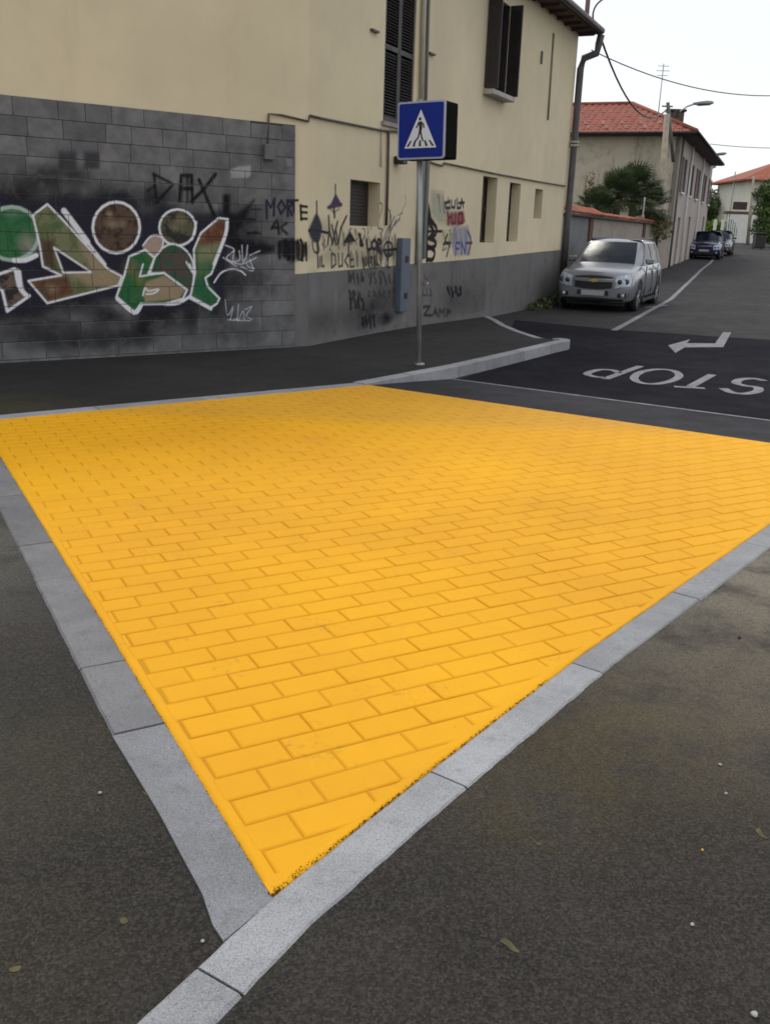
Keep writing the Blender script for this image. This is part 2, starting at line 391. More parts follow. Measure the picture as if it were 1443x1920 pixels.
# ------------------------------------------------------------ yellow block paving
yp = tag(empty('yellow_paving'), 'raised crossing of rectangular concrete blocks painted bright yellow', 'paving', kind='structure')
sheet('paint_bed', ypoly, -.0028, M_yelj, kind=None, parent=yp)
TH, OX, OY, BL = .5031, -.3597, 2.205, .2519
ci, si = math.cos(TH), math.sin(TH)
def clip(poly, a, b):
    out = []; n = len(poly)
    def ins(p): return (b[0]-a[0])*(p[1]-a[1])-(b[1]-a[1])*(p[0]-a[0])
    for i in range(n):
        p, q = poly[i], poly[(i+1) % n]; ip, iq = ins(p), ins(q)
        if ip >= 0: out.append(p)
        if (ip >= 0) != (iq >= 0):
            t = ip/(ip-iq); out.append((p[0]+(q[0]-p[0])*t, p[1]+(q[1]-p[1])*t))
    return out
hull = [YN, (2.26, 5.22), YR, YA, YL]                # right edge is very slightly hollow
def inset(a, b, d):
    t = np.array(b)-np.array(a); t = t/np.linalg.norm(t); n = np.array([-t[1], t[0]])*d; return tuple(np.array(a)+n), tuple(np.array(b)+n)
esegs = [(YN, (.16, 2.50), .008), ((.16, 2.50), (.80, 3.37), .008), ((.80, 3.37), (2.26, 5.22), .008), ((2.26, 5.22), YR, .008), (YR, YA, .012), (YA, YL, .012), (YL, YN, .032)]
edges = [inset(a_, b_, w_) for a_, b_, w_ in esegs]
# paint and mortar smeared flush over the cut blocks along the kerbs
for a_, b_, w_ in ((YN, (.16, 2.50), .030), ((.16, 2.50), (.80, 3.37), .030), ((.80, 3.37), (2.26, 5.22), .034), ((2.26, 5.22), YR, .03), (YR, YA, .03), (YA, YL, .03), (YL, YN, .031)):
    t_ = np.array(b_)-np.array(a_); L_ = np.linalg.norm(t_); t_ /= L_; a_0 = a_; a_ = tuple(np.array(a_)+t_*(.03 if a_0 == YN else 0)); L_ -= .03*(a_0 == YN)+.03*(b_ == YN); n_ = np.array([-t_[1], t_[0]]); k_ = max(2, int(L_/.05)); vs_ = []; fs_ = []; ew = 0; left_ = a_0 == YL
    for i_ in range(k_+1):
        p_ = np.array(a_)+t_*L_*i_/k_; ew = ew*.8+random.gauss(0, .0012 if left_ else .005); e_ = max(.012, w_+ew); i0 = random.uniform(-.003, .001)
        if left_: e_ = min(e_, .0335)
        vs_ += [(p_[0]+n_[0]*i0, p_[1]+n_[1]*i0, -.006), (p_[0]+n_[0]*(i0+.003), p_[1]+n_[1]*(i0+.003), .0018), (p_[0]+n_[0]*e_*.6, p_[1]+n_[1]*e_*.6, .0030 if not left_ else .0022), (p_[0]+n_[0]*e_, p_[1]+n_[1]*e_, .0010 if not left_ else .0016), (p_[0]+n_[0]*(e_+.012), p_[1]+n_[1]*(e_+.012), -.0030 if not left_ else -.004)]
    for i_ in range(k_):
        for j_ in range(4): fs_.append((i_*5+j_, i_*5+j_+1, (i_+1)*5+j_+1, (i_+1)*5+j_))
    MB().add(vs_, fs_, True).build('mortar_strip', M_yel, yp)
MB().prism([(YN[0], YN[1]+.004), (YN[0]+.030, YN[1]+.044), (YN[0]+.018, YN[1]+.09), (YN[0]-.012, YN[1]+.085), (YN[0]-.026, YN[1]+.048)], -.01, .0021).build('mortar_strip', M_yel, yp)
def parea(p): return abs(sum(p[i][0]*p[(i+1) % len(p)][1]-p[(i+1) % len(p)][0]*p[i][1] for i in range(len(p))))/2
g = .0034; HB = BL/2
base = [(g, g), (BL-g, g), (BL-g, HB-g), (g, HB-g)]
def block_bm(poly):
    cx = sum(p[0] for p in poly)/len(poly); cy = sum(p[1] for p in poly)/len(poly); n = len(poly); b = .0055
    ins_ = []
    for i in range(n):
        p0, p1, p2 = np.array(poly[i-1]), np.array(poly[i]), np.array(poly[(i+1) % n])
        d1 = (p0-p1)/np.linalg.norm(p0-p1); d2 = (p2-p1)/np.linalg.norm(p2-p1); s = abs(d1[0]*d2[1]-d1[1]*d2[0])
        ins_.append(p1+(d1+d2)*b/max(.35, s))
    vs = [(x, y, -.03) for x, y in poly]+[(x, y, -.0032) for x, y in poly]+[(x, y, 0) for x, y in ins_]
    fs = [(i, (i+1) % n, n+(i+1) % n, n+i) for i in range(n)]+[(n+i, n+(i+1) % n, 2*n+(i+1) % n, 2*n+i) for i in range(n)]+[tuple(range(2*n, 3*n))]
    return vs, fs
full = None; cand = []
for j in range(-4, 70):
    sh = 0 if j % 2 == 0 else .5
    for i in range(-6, 40):
        u0 = (i+sh)*BL; v0 = j*HB
        def wv(p): return (OX+(u0+p[0])*ci-(v0+p[1])*si, OY+(u0+p[0])*si+(v0+p[1])*ci)
        q = [wv(p) for p in base]
        if not any(-3.6 < x < 4.1 and 1.7 < y < 10 for x, y in q): continue
        cpoly = q
        bc = np.array([sum(p[0] for p in q)/4, sum(p[1] for p in q)/4])
        for (a, b), (sa_, sb_, _) in zip(edges, esegs):
            dd_ = np.array(sb_)-np.array(sa_); pr_ = (bc-np.array(sa_))@dd_/(dd_@dd_); mg = .12/np.linalg.norm(dd_)
            if sa_ != YL and sa_[0] < 3.7 and sb_[0] > sa_[0] and sb_ != YA and sa_ != YR and not (-mg if sa_ != YN else -99) < pr_ < 1+mg: continue
            if len(cpoly) < 3: break
            cpoly = clip(cpoly, a, b)
        # drop degenerate corners
        cc = []
        for p in cpoly:
            if not cc or math.dist(p, cc[-1]) > .012: cc.append(p)
        if len(cc) > 2 and math.dist(cc[0], cc[-1]) <= .012: cc.pop()
        if len(cc) < 3 or parea(cc) < .0022: continue
        isfull = len(cc) == 4 and abs(parea(cc)-parea(q)) < 1e-6
        if isfull: cc = q
        mx = sum(p[0] for p in cc)/len(cc); my = sum(p[1] for p in cc)/len(cc)
        cand.append((math.hypot(mx, my), cc, isfull, (mx, my)))
cand.sort(key=lambda t: t[0])
fb = [(p[0]-BL/2, p[1]-HB/2) for p in base]; fvs, ffs = block_bm(fb)
rest = MB(); nobj = 0; fullme = None
for d, cc, isf, (mx, my) in cand:
    zz = .0016+random.uniform(-.0009, .0009); tl = (random.uniform(-.006, .006), random.uniform(-.009, .009))
    if nobj < 298:
        nobj += 1
        if isf:
            if fullme is None:
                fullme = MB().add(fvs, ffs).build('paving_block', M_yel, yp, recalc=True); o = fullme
            else:
                o = bpy.data.objects.new('paving_block', fullme.data); col.objects.link(o); o.parent = yp
            o.location = (mx, my, zz); o.rotation_euler = (tl[0], tl[1], TH+random.uniform(-.004, .004))
        else:
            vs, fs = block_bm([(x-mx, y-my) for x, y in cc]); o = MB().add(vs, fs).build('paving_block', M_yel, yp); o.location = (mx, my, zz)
    else:
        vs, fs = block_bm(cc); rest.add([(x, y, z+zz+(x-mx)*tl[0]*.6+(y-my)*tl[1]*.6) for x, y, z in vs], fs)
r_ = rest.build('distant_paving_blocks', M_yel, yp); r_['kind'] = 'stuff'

# ------------------------------------------------------------ ramp, new asphalt, markings
nr = np.array([-er[1], er[0]]); nr = nr if nr[1] > 0 else -nr
A0 = np.array(gp(862, 712, -.118)); A1 = np.array(gp(1443, 788, -.118)); ed = (A1-A0)/np.linalg.norm(A1-A0)
def plnz(p): return -.004-.122*max(0, (np.array(p[:2])-np.array(YA))@nr)/float((A0-np.array(YA))@nr)
A9 = tuple(A0+ed*15); s1 = [YA, far_r, A9, tuple(A0), (.80, 11.25), (.2, 10.40)]
me = MB(); me.add([(x, y, plnz((x, y))) for x, y in s1], [(0, 1, 3), (1, 2, 3), (0, 3, 5), (5, 3, 4)]); rampo = me.build('ramp', M_ramp); tag(rampo, 'grey asphalt ramp strip sloping from the yellow blocks to the stop line', 'ramp', kind='structure')
rb = (far_r[0]+nr[0]*1.5, far_r[1]+nr[1]*1.5)
nb0 = gp(965, 600, -.126); nb1 = gp(1180, 620, -.126); nb2 = gp(1443, 637, -.126)
ext = (nb2[0]+(nb2[0]-nb1[0])*3, nb2[1]+(nb2[1]-nb1[1])*3)
na = sheet('new_road_patch', [(.5, 10.6), (1.4, 12.2), (2.8, 14.6), (2.5, 15.5), (2.2, 17.4), nb0, nb1, nb2, ext, (rb[0], rb[1]-.3), (far_r[0]+nr[0]*1.0, far_r[1]+nr[1]*1.0)], -.1275, M_new)
tag(na, 'fresh black asphalt patch carrying the stop lettering', 'road')
def mark(name, poly, zf, parent, label=None):
    b = MB(); n = len(poly); b.add([(x, y, zf(x, y)) for x, y in poly], [tuple(range(n))]); o = b.build(name, M_road_white, parent)
    if label: o['label'] = label
    return o
def ribbon(pts, wd, zf, b, closed=False):
    """flat painted stroke of real width on the ground"""
    P = [np.array(p, float) for p in pts]; n = len(P); L = []; Rr = []
    for i in range(n):
        a = P[i-1] if (i or closed) else P[0]; c_ = P[(i+1) % n] if (i < n-1 or closed) else P[-1]
        t = (c_-a)/np.linalg.norm(c_-a); nn = np.array([-t[1], t[0]])*wd/2
        if 0 < i < n-1 or closed:
            t1_ = (P[i]-a)/np.linalg.norm(P[i]-a); k = min(1.5, 1/max(.3, abs(t@t1_))); nn = nn*k
        L.append(P[i]+nn); Rr.append(P[i]-nn)
    vs = [(*p, zf(*p)) for p in L]+[(*p, zf(*p)) for p in Rr]
    m_ = n if closed else n-1
    b.add(vs, [(i, (i+1) % n, n+(i+1) % n, n+i) for i in range(m_)])
zr = lambda x, y: -.1225
stop = tag(empty('stop_lettering', (3.7, 12.0, -.123)), 'white STOP letters painted upside down on the black asphalt', 'road marking', kind='structure')
def stroke(name, pxs, wd, parent, closed=False, z=-.1225):
    b = MB()
    loc = parent.location
    for s in pxs:
        pts = [gp(x, y, z) for x, y in s]; pts = [(p[0]-loc[0], p[1]-loc[1]) for p in pts]
        ribbon(pts, wd, lambda x, y: z-loc[2], b, closed)
    return b.build(name, M_road_white, parent)
def cr6(p): return (p[0]/2.393+840, p[1]/2.393+560)   # measured on an enlargement of the photograph
def sm(pts, n=4, closed=False):
    P = [np.array(p, float) for p in pts]; out = []; N = len(P)
    for i in range(N if closed else N-1):
        p0 = P[(i-1) % N] if closed or i else P[0]; p1 = P[i]; p2 = P[(i+1) % N]; p3 = P[(i+2) % N] if closed or i+2 < N else P[-1]
        for k in range(n):
            t = k/n; out.append(tuple(.5*((2*p1)+(-p0+p2)*t+(2*p0-5*p1+4*p2-p3)*t*t+(-p0+3*p1-3*p2+p3)*t**3)))
    if not closed: out.append(tuple(P[-1]))
    return out
stroke('letter_s', [sm([cr6(p) for p in ((1415, 368), (1370, 358), (1310, 362), (1290, 378), (1330, 390), (1385, 398), (1385, 415), (1330, 426), (1270, 420), (1232, 402))])], .115, stop)
stroke('letter_t', [[cr6((1012, 394)), cr6((1150, 402))], [cr6((1085, 394)), cr6((1183, 340))]], .11, stop)
stroke('letter_o', [sm([cr6(p) for p in ((930, 317), (1005, 322), (1035, 345), (1000, 368), (930, 382), (860, 376), (832, 355), (862, 330))], 5, True)], .105, stop, True)
stroke('letter_p', [[cr6((702, 360)), cr6((862, 302))], sm([cr6(p) for p in ((765, 333), (740, 321), (690, 318), (650, 324), (622, 338), (660, 350), (705, 354))])], .105, stop)
ar = tag(empty('turn_arrow', (5.4, 16.0, -.123)), 'white left turn arrow painted on the road beyond the STOP letters', 'road marking', kind='structure')
ap = [cr6(p) for p in ((985, 209), (1085, 182), (1068, 199), (1195, 201), (1232, 150), (1268, 151), (1232, 217), (1060, 218), (1018, 243))]
apw = [gp(x, y, -.1225) for x, y in ap]
b = MB(); lx, ly, lz = ar.location; b.add([(x-lx, y-ly, -.1225-lz) for x, y in apw], [(0, 1, 2, 7, 8), (2, 3, 6, 7), (3, 4, 5, 6)]); b.build('arrow_shape', M_road_white, ar)
# stop line: thin pale line along the foot of the ramp
b = MB(); ribbon([tuple(A0+ed*t) for t in (-.1, 1, 2, 3, 4, 5, 7, 9)], .06, lambda x, y: -.1195, b)
o = b.build('stop_line', M_road_white); tag(o, 'thin worn white line crossing the road between yellow paving and STOP letters', 'road marking', kind='structure')
# parking line up the street
pk = [(1150, 620), (1185, 601), (1215, 584), (1238, 572), (1257, 561), (1278, 541), (1300, 520), (1315, 505), (1330, 494), (1339, 487)]
def gz(px, py):
    z = -.13
    for _ in range(25):
        p = gp(px, py, z); z = zg(p[1])
    return p
pw = [gz(*p) for p in pk]
b = MB(); ribbon(pw, .12, lambda x, y: zg(y)+.008, b); o = b.build('parking_line', M_road_white); tag(o, 'long white line on the street marking the parking lane', 'road marking', kind='structure')
o = MB(); 
pq = gp(1250, 573, -.12); pq2 = gp(1207, 577, -.12)
ribbon([pq2, pq], .1, lambda x, y: zg(y)+.008, o); tag(o.build('bay_line', M_road_white), 'short white line across the lane beside the silver car', 'road marking', kind='structure')

# pavement between far kerb and house
C1 = (-1.3168, 12.7424); e1 = (.8016, .5979)
W1 = Plane(C1, e1)                                   # s=0: end of the stone cladding
corner = W1.p+W1.e*.215
W2 = Plane(corner, (.4205, .9073))
pv = MB()
pf = np.array(YL)-el*12+np.array([-el[1], el[0]])*.16
P0 = [(*pf, .0), (-3.285-.1, 7.32+.13, 0), (-.30, 9.90, .0), (.10, 10.5, .0), (.68, 11.35, .0), (1.3, 12.36, .0), (1.92, 13.42, .0), (2.38, 14.2, .0), (2.58, 14.66, -.005), (2.40, 15.25, -.04), (2.2, 16.3, -.055), (2.06, 17.4, -.07), (2.0, 18.5, -.08), (1.93, 19.6, -.1)]
wallpts = [W2.w(7.3, -.1, .02), W2.w(6, -.07, .02), W2.w(4, -.02, .02), W2.w(2, 0, .02), W2.w(.0, .0, .02), W1.w(0, 0, .02), W1.w(-4, 0, .02), W1.w(-16, 0, .02)]
allp = P0+wallpts
bm = bmesh.new(); f = bm.faces.new([bm.verts.new(p) for p in allp]); bmesh.ops.triangulate(bm, faces=[f]); pv.bm(bm)
o = pv.build('pavement', M_pave); tag(o, 'dark asphalt pavement between the yellow paving and the graffiti wall', 'pavement', kind='structure')
for p in o.data.polygons:
    if p.normal.z < 0: o.data.flip_normals(); break
# narrow fill at the kerb tip between road and pavement (kerbs sit on it)
# ------------------------------------------------------------ corner house
house = tag(empty('corner_house', (float(corner[0]), float(corner[1]), 0)), 'cream two storey corner house with grey stone cladding, plinth and graffiti', 'house')
HI = Matrix.Translation(-Vector(house.location))
def PM(pl): return HI @ pl.mat()
def wall(name, pl, s0, s1, z0, z1, holes, m, parent, inv=None, off=0.0, thick=.28, sub=None):
    """wall face on a plane with real openings and reveals; local frame: x=s, y=outward, z"""
    M = (inv or HI) @ pl.mat()
    xs = sorted({s0, s1}|{h[0] for h in holes}|{h[1] for h in holes}); zs = sorted({z0, z1}|{h[2] for h in holes}|{h[3] for h in holes})
    b = MB()
    def q(*v): b.add([tuple(M@Vector(p)) for p in v], [(0, 1, 2, 3)])
    for i in range(len(xs)-1):
        for k in range(len(zs)-1):
            cx, cz = (xs[i]+xs[i+1])/2, (zs[k]+zs[k+1])/2
            if any(h[0] < cx < h[1] and h[2] < cz < h[3] for h in holes): continue
            q((xs[i], off, zs[k]), (xs[i+1], off, zs[k]), (xs[i+1], off, zs[k+1]), (xs[i], off, zs[k+1]))
    for h in holes:
        a, c_, d, e = h[:4]; t = off-thick
        q((a, off, d), (a, off, e), (a, t, e), (a, t, d)); q((c_, off, d), (c_, t, d), (c_, t, e), (c_, off, e))
        q((a, off, e), (c_, off, e), (c_, t, e), (a, t, e)); q((a, off, d), (a, t, d), (c_, t, d), (c_, off, d))
    # ends and top
    t = off-thick
    q((s0, off, z0), (s0, t, z0), (s0, t, z1), (s0, off, z1)); q((s1, off, z0), (s1, off, z1), (s1, t, z1), (s1, t, z0))
    return b.build(name, m, parent, recalc=False)
def SZ(pl, x0, y0, x1, y1):
    a = pl.sz(x0, y0); b_ = pl.sz(x1, y1); return (a[0], b_[0], min(a[1], b_[1]), max(a[1], b_[1]))
EAVE = 6.12
# holes measured on facade two
h_sq = (1.19, 2.17, 1.60, 2.23)
h_n1 = (6.70, 7.55, 1.36, 2.60); h_n2 = (8.35, 9.10, 1.38, 2.57); h_n3 = (10.18, 10.80, 1.89, 2.53)
h_w1 = (2.19, 3.27, 3.10, 5.2); h_w2 = (6.45, 7.62, 4.12, 5.7)
E2 = 12.75
wall('street_wall', W2, 0, E2, -.3, EAVE+.2, [h_sq, h_n1, h_n2, h_n3, h_w1, h_w2], M_cream, house)
wall('corner_wall', W1, -16, .215, -.3, EAVE+.2, [], M_cream, house, thick=.25)
# remaining two sides close the volume
farC = W2.w(E2, 0); back = (W1.w(-16, 0)[0]+ (farC[0]-corner[0]), W1.w(-16, 0)[1]+(farC[1]-corner[1]))
b = MB(); p1_, p2_, p3_ = np.array(farC[:2]), np.array(back), np.array(W1.w(-16, 0)[:2])
for a, c_ in ((p1_, p2_), (p2_, p3_)):
    b.add([(a[0]-corner[0], a[1]-corner[1], -.3), (c_[0]-corner[0], c_[1]-corner[1], -.3), (c_[0]-corner[0], c_[1]-corner[1], EAVE+.2), (a[0]-corner[0], a[1]-corner[1], EAVE+.2)], [(0, 1, 2, 3)])
b.build('rear_wall', M_cream, house)
# plinth, slightly proud, with its weathered top edge
def band(name, pl, pts, z0, t, m, parent, inv=None):
    """band standing t proud; pts = [(s, ztop)...]"""
    M = (inv or HI) @ pl.mat(); b = MB(); n = len(pts)
    vs = [(s, t, z0) for s, z in pts]+[(s, t, z) for s, z in pts]+[(s, .001, z+.004) for s, z in pts]
    fs = [(i, i+1, n+i+1, n+i) for i in range(n-1)]+[(n+i, n+i+1, 2*n+i+1, 2*n+i) for i in range(n-1)]
    fs += [(0, n, 2*n), (n-1, 2*n-1, 3*n-1)]
    b.add([tuple(M@Vector(v)) for v in vs], fs); return b.build(name, m, parent)
band('plinth', W2, [(-.012, .97), (1.5, .985), (3.5, 1.02), (5.4, 1.04), (7.4, 1.07), (9, 1.11), (11, 1.15), (E2, 1.18)], -.3, .018, M_plinth, house)
band('plinth', W1, [(.002, .955), (.223, .968)], -.3, .018, M_plinth, house)
# stone cladding of the corner wall, every stone a piece
clad = MB(); Mw = PM(W1)
clad.box((-16, .0, -.3), (0, .022, 2.80), Mw, skip=(2,)); clad_o = clad.build('stone_cladding', M_mortar, house)
COURSE = .1985; joints_h = []; joints_v = []
ztop = 2.805; zc = ztop; row = 0; sharedstones = {}
extra = MB()
while zc > .02:
    z1_ = zc; z0_ = max(-.02, zc-COURSE); s = 0.0; joints_h.append(z0_)
    while s > -9:
        wd = random.choice([.30, .38, .44, .48, .52]) if s < 0 else random.choice([.2, .35, .5])
        a, b_ = s-wd, s
        topcut = 0
        if row == 0 and (random.random() < .18): topcut = random.uniform(.0, .05)
        if a < -4.75 or zc < .0:
            extra.bbox((a+.003, .020, z0_+.003), (b_-.003, .034+random.uniform(-.002, .002), z1_-.003-topcut), .003, Mw)
        else:
            joints_v.append((a, z0_, z1_))
            bb = MB().bbox((a+.0025, .018, z0_+.0025), (b_-.0025, .034+random.uniform(-.003, .002), z1_-.0025-topcut), .003, Mw)
            bb.build('stone', M_stone, clad_o)
        s -= wd
    zc -= COURSE; row += 1
e_ = extra.build('distant_stones', M_stone, clad_o); e_['kind'] = 'stuff'
# ------------------------------------------------------------ windows of the corner house
M2 = PM(W2)
def louvre_leaf(parent, s0, s1, z0, z1, y, name='shutter', rail_z=None):
    b = MB(); fw = .05
    b.box((s0, y-.02, z0), (s0+fw, y+.02, z1), M2); b.box((s1-fw, y-.02, z0), (s1, y+.02, z1), M2)
    b.box((s0+fw, y-.02, z0), (s1-fw, y+.02, z0+.07), M2); b.box((s0+fw, y-.02, z1-.07), (s1-fw, y+.02, z1), M2)
    if rail_z: b.box((s0+fw, y-.02, rail_z-.035), (s1-fw, y+.02, rail_z+.035), M2)
    sh = b.build(name, M_shut, parent); n = int((z1-z0-.14)/.045); z = z0+.09
    sl = MB()
    while z < z1-.09:
        if not rail_z or abs(z-rail_z) > .05:
            Ms = M2@Matrix.Translation((0, y, z))@Matrix.Rotation(R(-38), 4, 'X')
            sl.box((s0+fw, -.022, -.004), (s1-fw, .022, .004), Ms)
        z += .042
    q = sl.build('louvre_slats', mat('shutter_slat', (.045, .038, .036), .5, var=.2), parent); q['kind'] = 'stuff'
    return sh
wd1 = MB().box((h_w1[0], -.12, h_w1[2]), (h_w1[1], -.10, h_w1[3]), M2).build('window', M_black, house)
wd1['label'] = 'tall dark louvred shutter window above the pedestrian sign'
mid = (h_w1[0]+h_w1[1])/2
louvre_leaf(wd1, h_w1[0]+.01, mid-.005, h_w1[2]+.01, h_w1[3]-.01, -.035, rail_z=4.12); louvre_leaf(wd1, mid+.005, h_w1[1]-.01, h_w1[2]+.01, h_w1[3]-.01, -.035, rail_z=4.12)
MB().box((h_w1[0]-.06, -.03, h_w1[2]-.06), (h_w1[1]+.06, .05, h_w1[2]-.003), M2).build('sill', mat('stone_sill', (.33, .30, .27), .8, var=.15), wd1)
wd2 = MB().box((h_w2[0], -.2, h_w2[2]), (h_w2[1], -.18, h_w2[3]), M2).build('window', M_glass, house)
wd2['label'] = 'upper window with half open dark brown shutters standing out from the wall'
# shutters folded out from both jambs, plus frame
def leafout(s, ang, wdt, name='shutter'):
    Ms = M2@Matrix.Translation((s, .02, 0))@Matrix.Rotation(ang, 4, 'Z')
    b = MB(); z0, z1 = h_w2[2]-.02, h_w2[3]; sg = 1 if wdt > 0 else -1
    x0, x1 = sorted((0, wdt))
    b.box((x0, -.018, z0), (x0+.055, .018, z1), Ms); b.box((x1-.055, -.018, z0), (x1, .018, z1), Ms)
    b.box((x0+.055, -.018, z0), (x1-.055, .018, z0+.08), Ms); b.box((x0+.055, -.018, z1-.08), (x1-.055, .018, z1), Ms)
    b.box((x0+.055, -.004, z0+.08), (x1-.055, .004, z1-.08), Ms); z = z0+.1
    while z < z1-.1:
        b.box((x0+.055, -.012, z), (x1-.055, .012, z+.028), Ms); z += .045
    return b.build(name, M_dark, wd2)
leafout(h_w2[0]-.02, R(84), .25); leafout(h_w2[1]+.02, R(-88), -.25)
b = MB()
for a, c_, d, e in ((h_w2[0], h_w2[0]+.06, h_w2[2], h_w2[3]), (h_w2[1]-.06, h_w2[1], h_w2[2], h_w2[3]), (7.0, 7.06, h_w2[2], h_w2[3]), (h_w2[0]+.06, 7.0, h_w2[2], h_w2[2]+.07), (7.06, h_w2[1]-.06, h_w2[2], h_w2[2]+.07)):
    b.box((a, -.176, d), (c_, -.12, e), M2)
b.box((h_w2[1]-.012, -.116, h_w2[2]+.002), (h_w2[1]-.002, .01, h_w2[3]), M2); b.build('window_frame', M_dark, wd2)
MB().bbox((h_w2[0]-.05, -.06, h_w2[2]-.12), (h_w2[1]+.02, .22, h_w2[2]-.03), .01, M2).build('sill', mat('pale_stone_sill', (.45, .42, .40), .8, var=.15), wd2)
q = MB().box((h_sq[0], -.22, h_sq[2]), (h_sq[1], -.20, h_sq[3]), M2).build('window', M_shut, house); q['label'] = 'small square dark window set deep beside the graffiti'
b = MB()
for z in np.arange(h_sq[2]+.04, h_sq[3]-.03, .05): b.box((h_sq[0]+.03, -.196, z), (h_sq[1]-.03, -.185, z+.03), M2)
bb = b.build('louvre_slats', M_dark, q); bb['kind'] = 'stuff'
for h, lab in ((h_n1, 'first tall narrow recessed window near the plinth'), (h_n2, 'second tall narrow recessed window'), (h_n3, 'short narrow recessed window near the downpipe')):
    q = MB().box((h[0], -.26, h[2]), (h[1], -.24, h[3]), M2).build('window', mat('brown_window_panel', (.075, .05, .04), .5, var=.3, scale=5), house); q['label'] = lab
    b = MB(); b.box((h[0], -.236, h[2]), (h[0]+.045, -.20, h[3]), M2); b.box((h[1]-.045, -.236, h[2]), (h[1], -.20, h[3]), M2)
    for zz in (h[2], (h[2]+h[3])/2, h[3]-.045): b.box((h[0]+.045, -.236, zz), (h[1]-.045, -.205, zz+.045), M2)
    b.build('window_frame', M_dark, q)

# pipes and conduits on the walls
def pipe(name, pl, pts, r, m, parent=house, off=.03, inv=None, label=None):
    M = (inv or HI)@pl.mat(); o = MB().tube([M@Vector((s, off, z)) for s, z in pts], r, 8).build(name, m, parent)
    if label: o['label'] = label
    return o
S1 = lambda *p: W1.sz(*p); S2 = lambda *p: W2.sz(*p)
pipe('conduit', W1, [(-.41, 2.53), (-.385, 2.9), (-.2, 2.90), (.195, 2.86), (.21, 2.93), (.225, 2.93)], .014, M_pipe, off=.03)
pipe('conduit', W2, [(-.02, 2.93), (.3, 2.93), (.9, 2.94), (2.1, 2.96), (2.7, 3.0), (2.9, 2.98), (3.4, 2.70), (4.2, 2.64), (4.55, 2.63), (4.6, 2.68), (5.0, 2.68), (7.5, 2.67), (10, 2.68), (12.6, 2.70)], .016, M_pipe, off=.03)
MB().bbox((-.48, .034, 2.36), (-.33, .10, 2.54), .006, PM(W1)).build('junction_box', mat('grey_box', (.13, .13, .13), .6), house)
pipe('conduit', W2, [(2.34, 2.97), (2.36, 2.3), (2.36, 1.62)], .020, mat('rust_pipe', (.10, .065, .055), .7, var=.3))
pipe('conduit', W2, [(2.12, 3.0), (2.13, 2.45)], .010, M_duct2, off=.02)
sA, _ = S2(787, 60); sB, _ = S2(786, 180)
pipe('wall_pipe', W2, [(sA-.02, 6.1), (sA, 4.7), (sB, 3.0)], .035, M_duct2, off=.05); pipe('wall_pipe', W2, [(sA+.14, 6.1), (sA+.15, 4.7), (sB+.13, 3.4), (sB+.13, 2.75)], .028, M_duct, off=.06)
sC = S2(789, 400)[0]
MB().bbox((sC-.20, .0, 1.02), (sC-.04, .07, 2.78), .02, M2).build('duct', mat('grey_duct', (.13, .14, .125), .5, var=.2), house)
MB().bbox((sC+.04, .0, 1.10), (sC+.17, .06, 2.78), .02, M2).build('duct', mat('dark_green_duct', (.10, .11, .09), .5, var=.2), house)
# meter cabinet with two locks
sX0, zX1 = S2(743, 446); sX1, zX0 = S2(754, 582)
cab = MB().bbox((sX0, .018, zX0), (sX1, .11, zX1), .008, M2).build('meter_cabinet', mat('blue_grey_cabinet', (.10, .125, .17), .5, var=.12), house)
cab['label'] = 'narrow tall blue grey meter cabinet fixed on the plinth'
for py in (485, 553):
    s, z = (sX0+sX1)/2+.03, S2(752, py)[1]; MB().bbox((s-.05, .11, z-.05), (s+.05, .125, z+.05), .006, M2).build('lock', M_black, cab)
# iron hooks / wall ties
for (x, y) in ((699, 58), (806, 101)):
    s, z = S2(x, y); MB().box((s-.10, .002, z-.014), (s+.12, .05, z+.014), M2).build('wall_hook', M_pipe, house)
s, z = S2(1014, 108); MB().box((s-.05, .002, z-.12), (s+.03, .03, z+.12), M2).build('wall_hook', M_pipe, house)
sa, za = S2(1036, 62); sb, zb = S2(1025, 225)
pipe('conduit', W2, [(sa, za), (sb, zb)], .022, mat('stain_pipe', (.26, .22, .16), .7), off=.02)
# small lamp bracket left of the sign
s, z = S2(742, 300); MB().bbox((s-.09, .0, z-.06), (s+.09, .16, z+.05), .01, M2).build('wall_lamp', M_black, house)

# eaves, soffit, gutter, downpipe, roof
OV = .45
def eave_ring(off):
    a = W1.w(-16, 0, off); c_ = corner+ (W1.n+W2.n)/(1+W1.n@W2.n)*off
    d = W2.w(E2+off*.5, 0, off)
    return [np.array(a[:2]), np.array(c_), np.array(d[:2])]
ri, ro = eave_ring(-.3), eave_ring(OV)
b = MB()
for a, c_, d, e in ((ri[0], ri[1], ro[1], ro[0]), (ri[1], ri[2], ro[2], ro[1])):
    vs = [(p[0]-corner[0], p[1]-corner[1], z) for z in (EAVE, EAVE+.10) for p in (a, c_, d, e)]
    b.add(vs, [(0, 1, 2, 3), (4, 5, 6, 7), (2, 3, 7, 6), (0, 1, 5, 4), (1, 2, 6, 5), (3, 0, 4, 7)])
b.build('eaves', M_wood, house)
for k in np.arange(.3, E2, .62):                      # rafter tails under the street eaves
    MB().box((k-.04, .02, EAVE-.06), (k+.04, OV-.06, EAVE-.002), M2).build('rafter', M_wood, house)
b = MB(); gpts = [W2.w(-.2, EAVE+.06, OV+.07), W2.w(E2+.12, EAVE+.06, OV+.07)]
b.tube([HI@Vector(p) for p in gpts], .075, 10); b.build('gutter', mat('dark_copper_gutter', (.07, .05, .045), .5, metal=.3, var=.3), house)
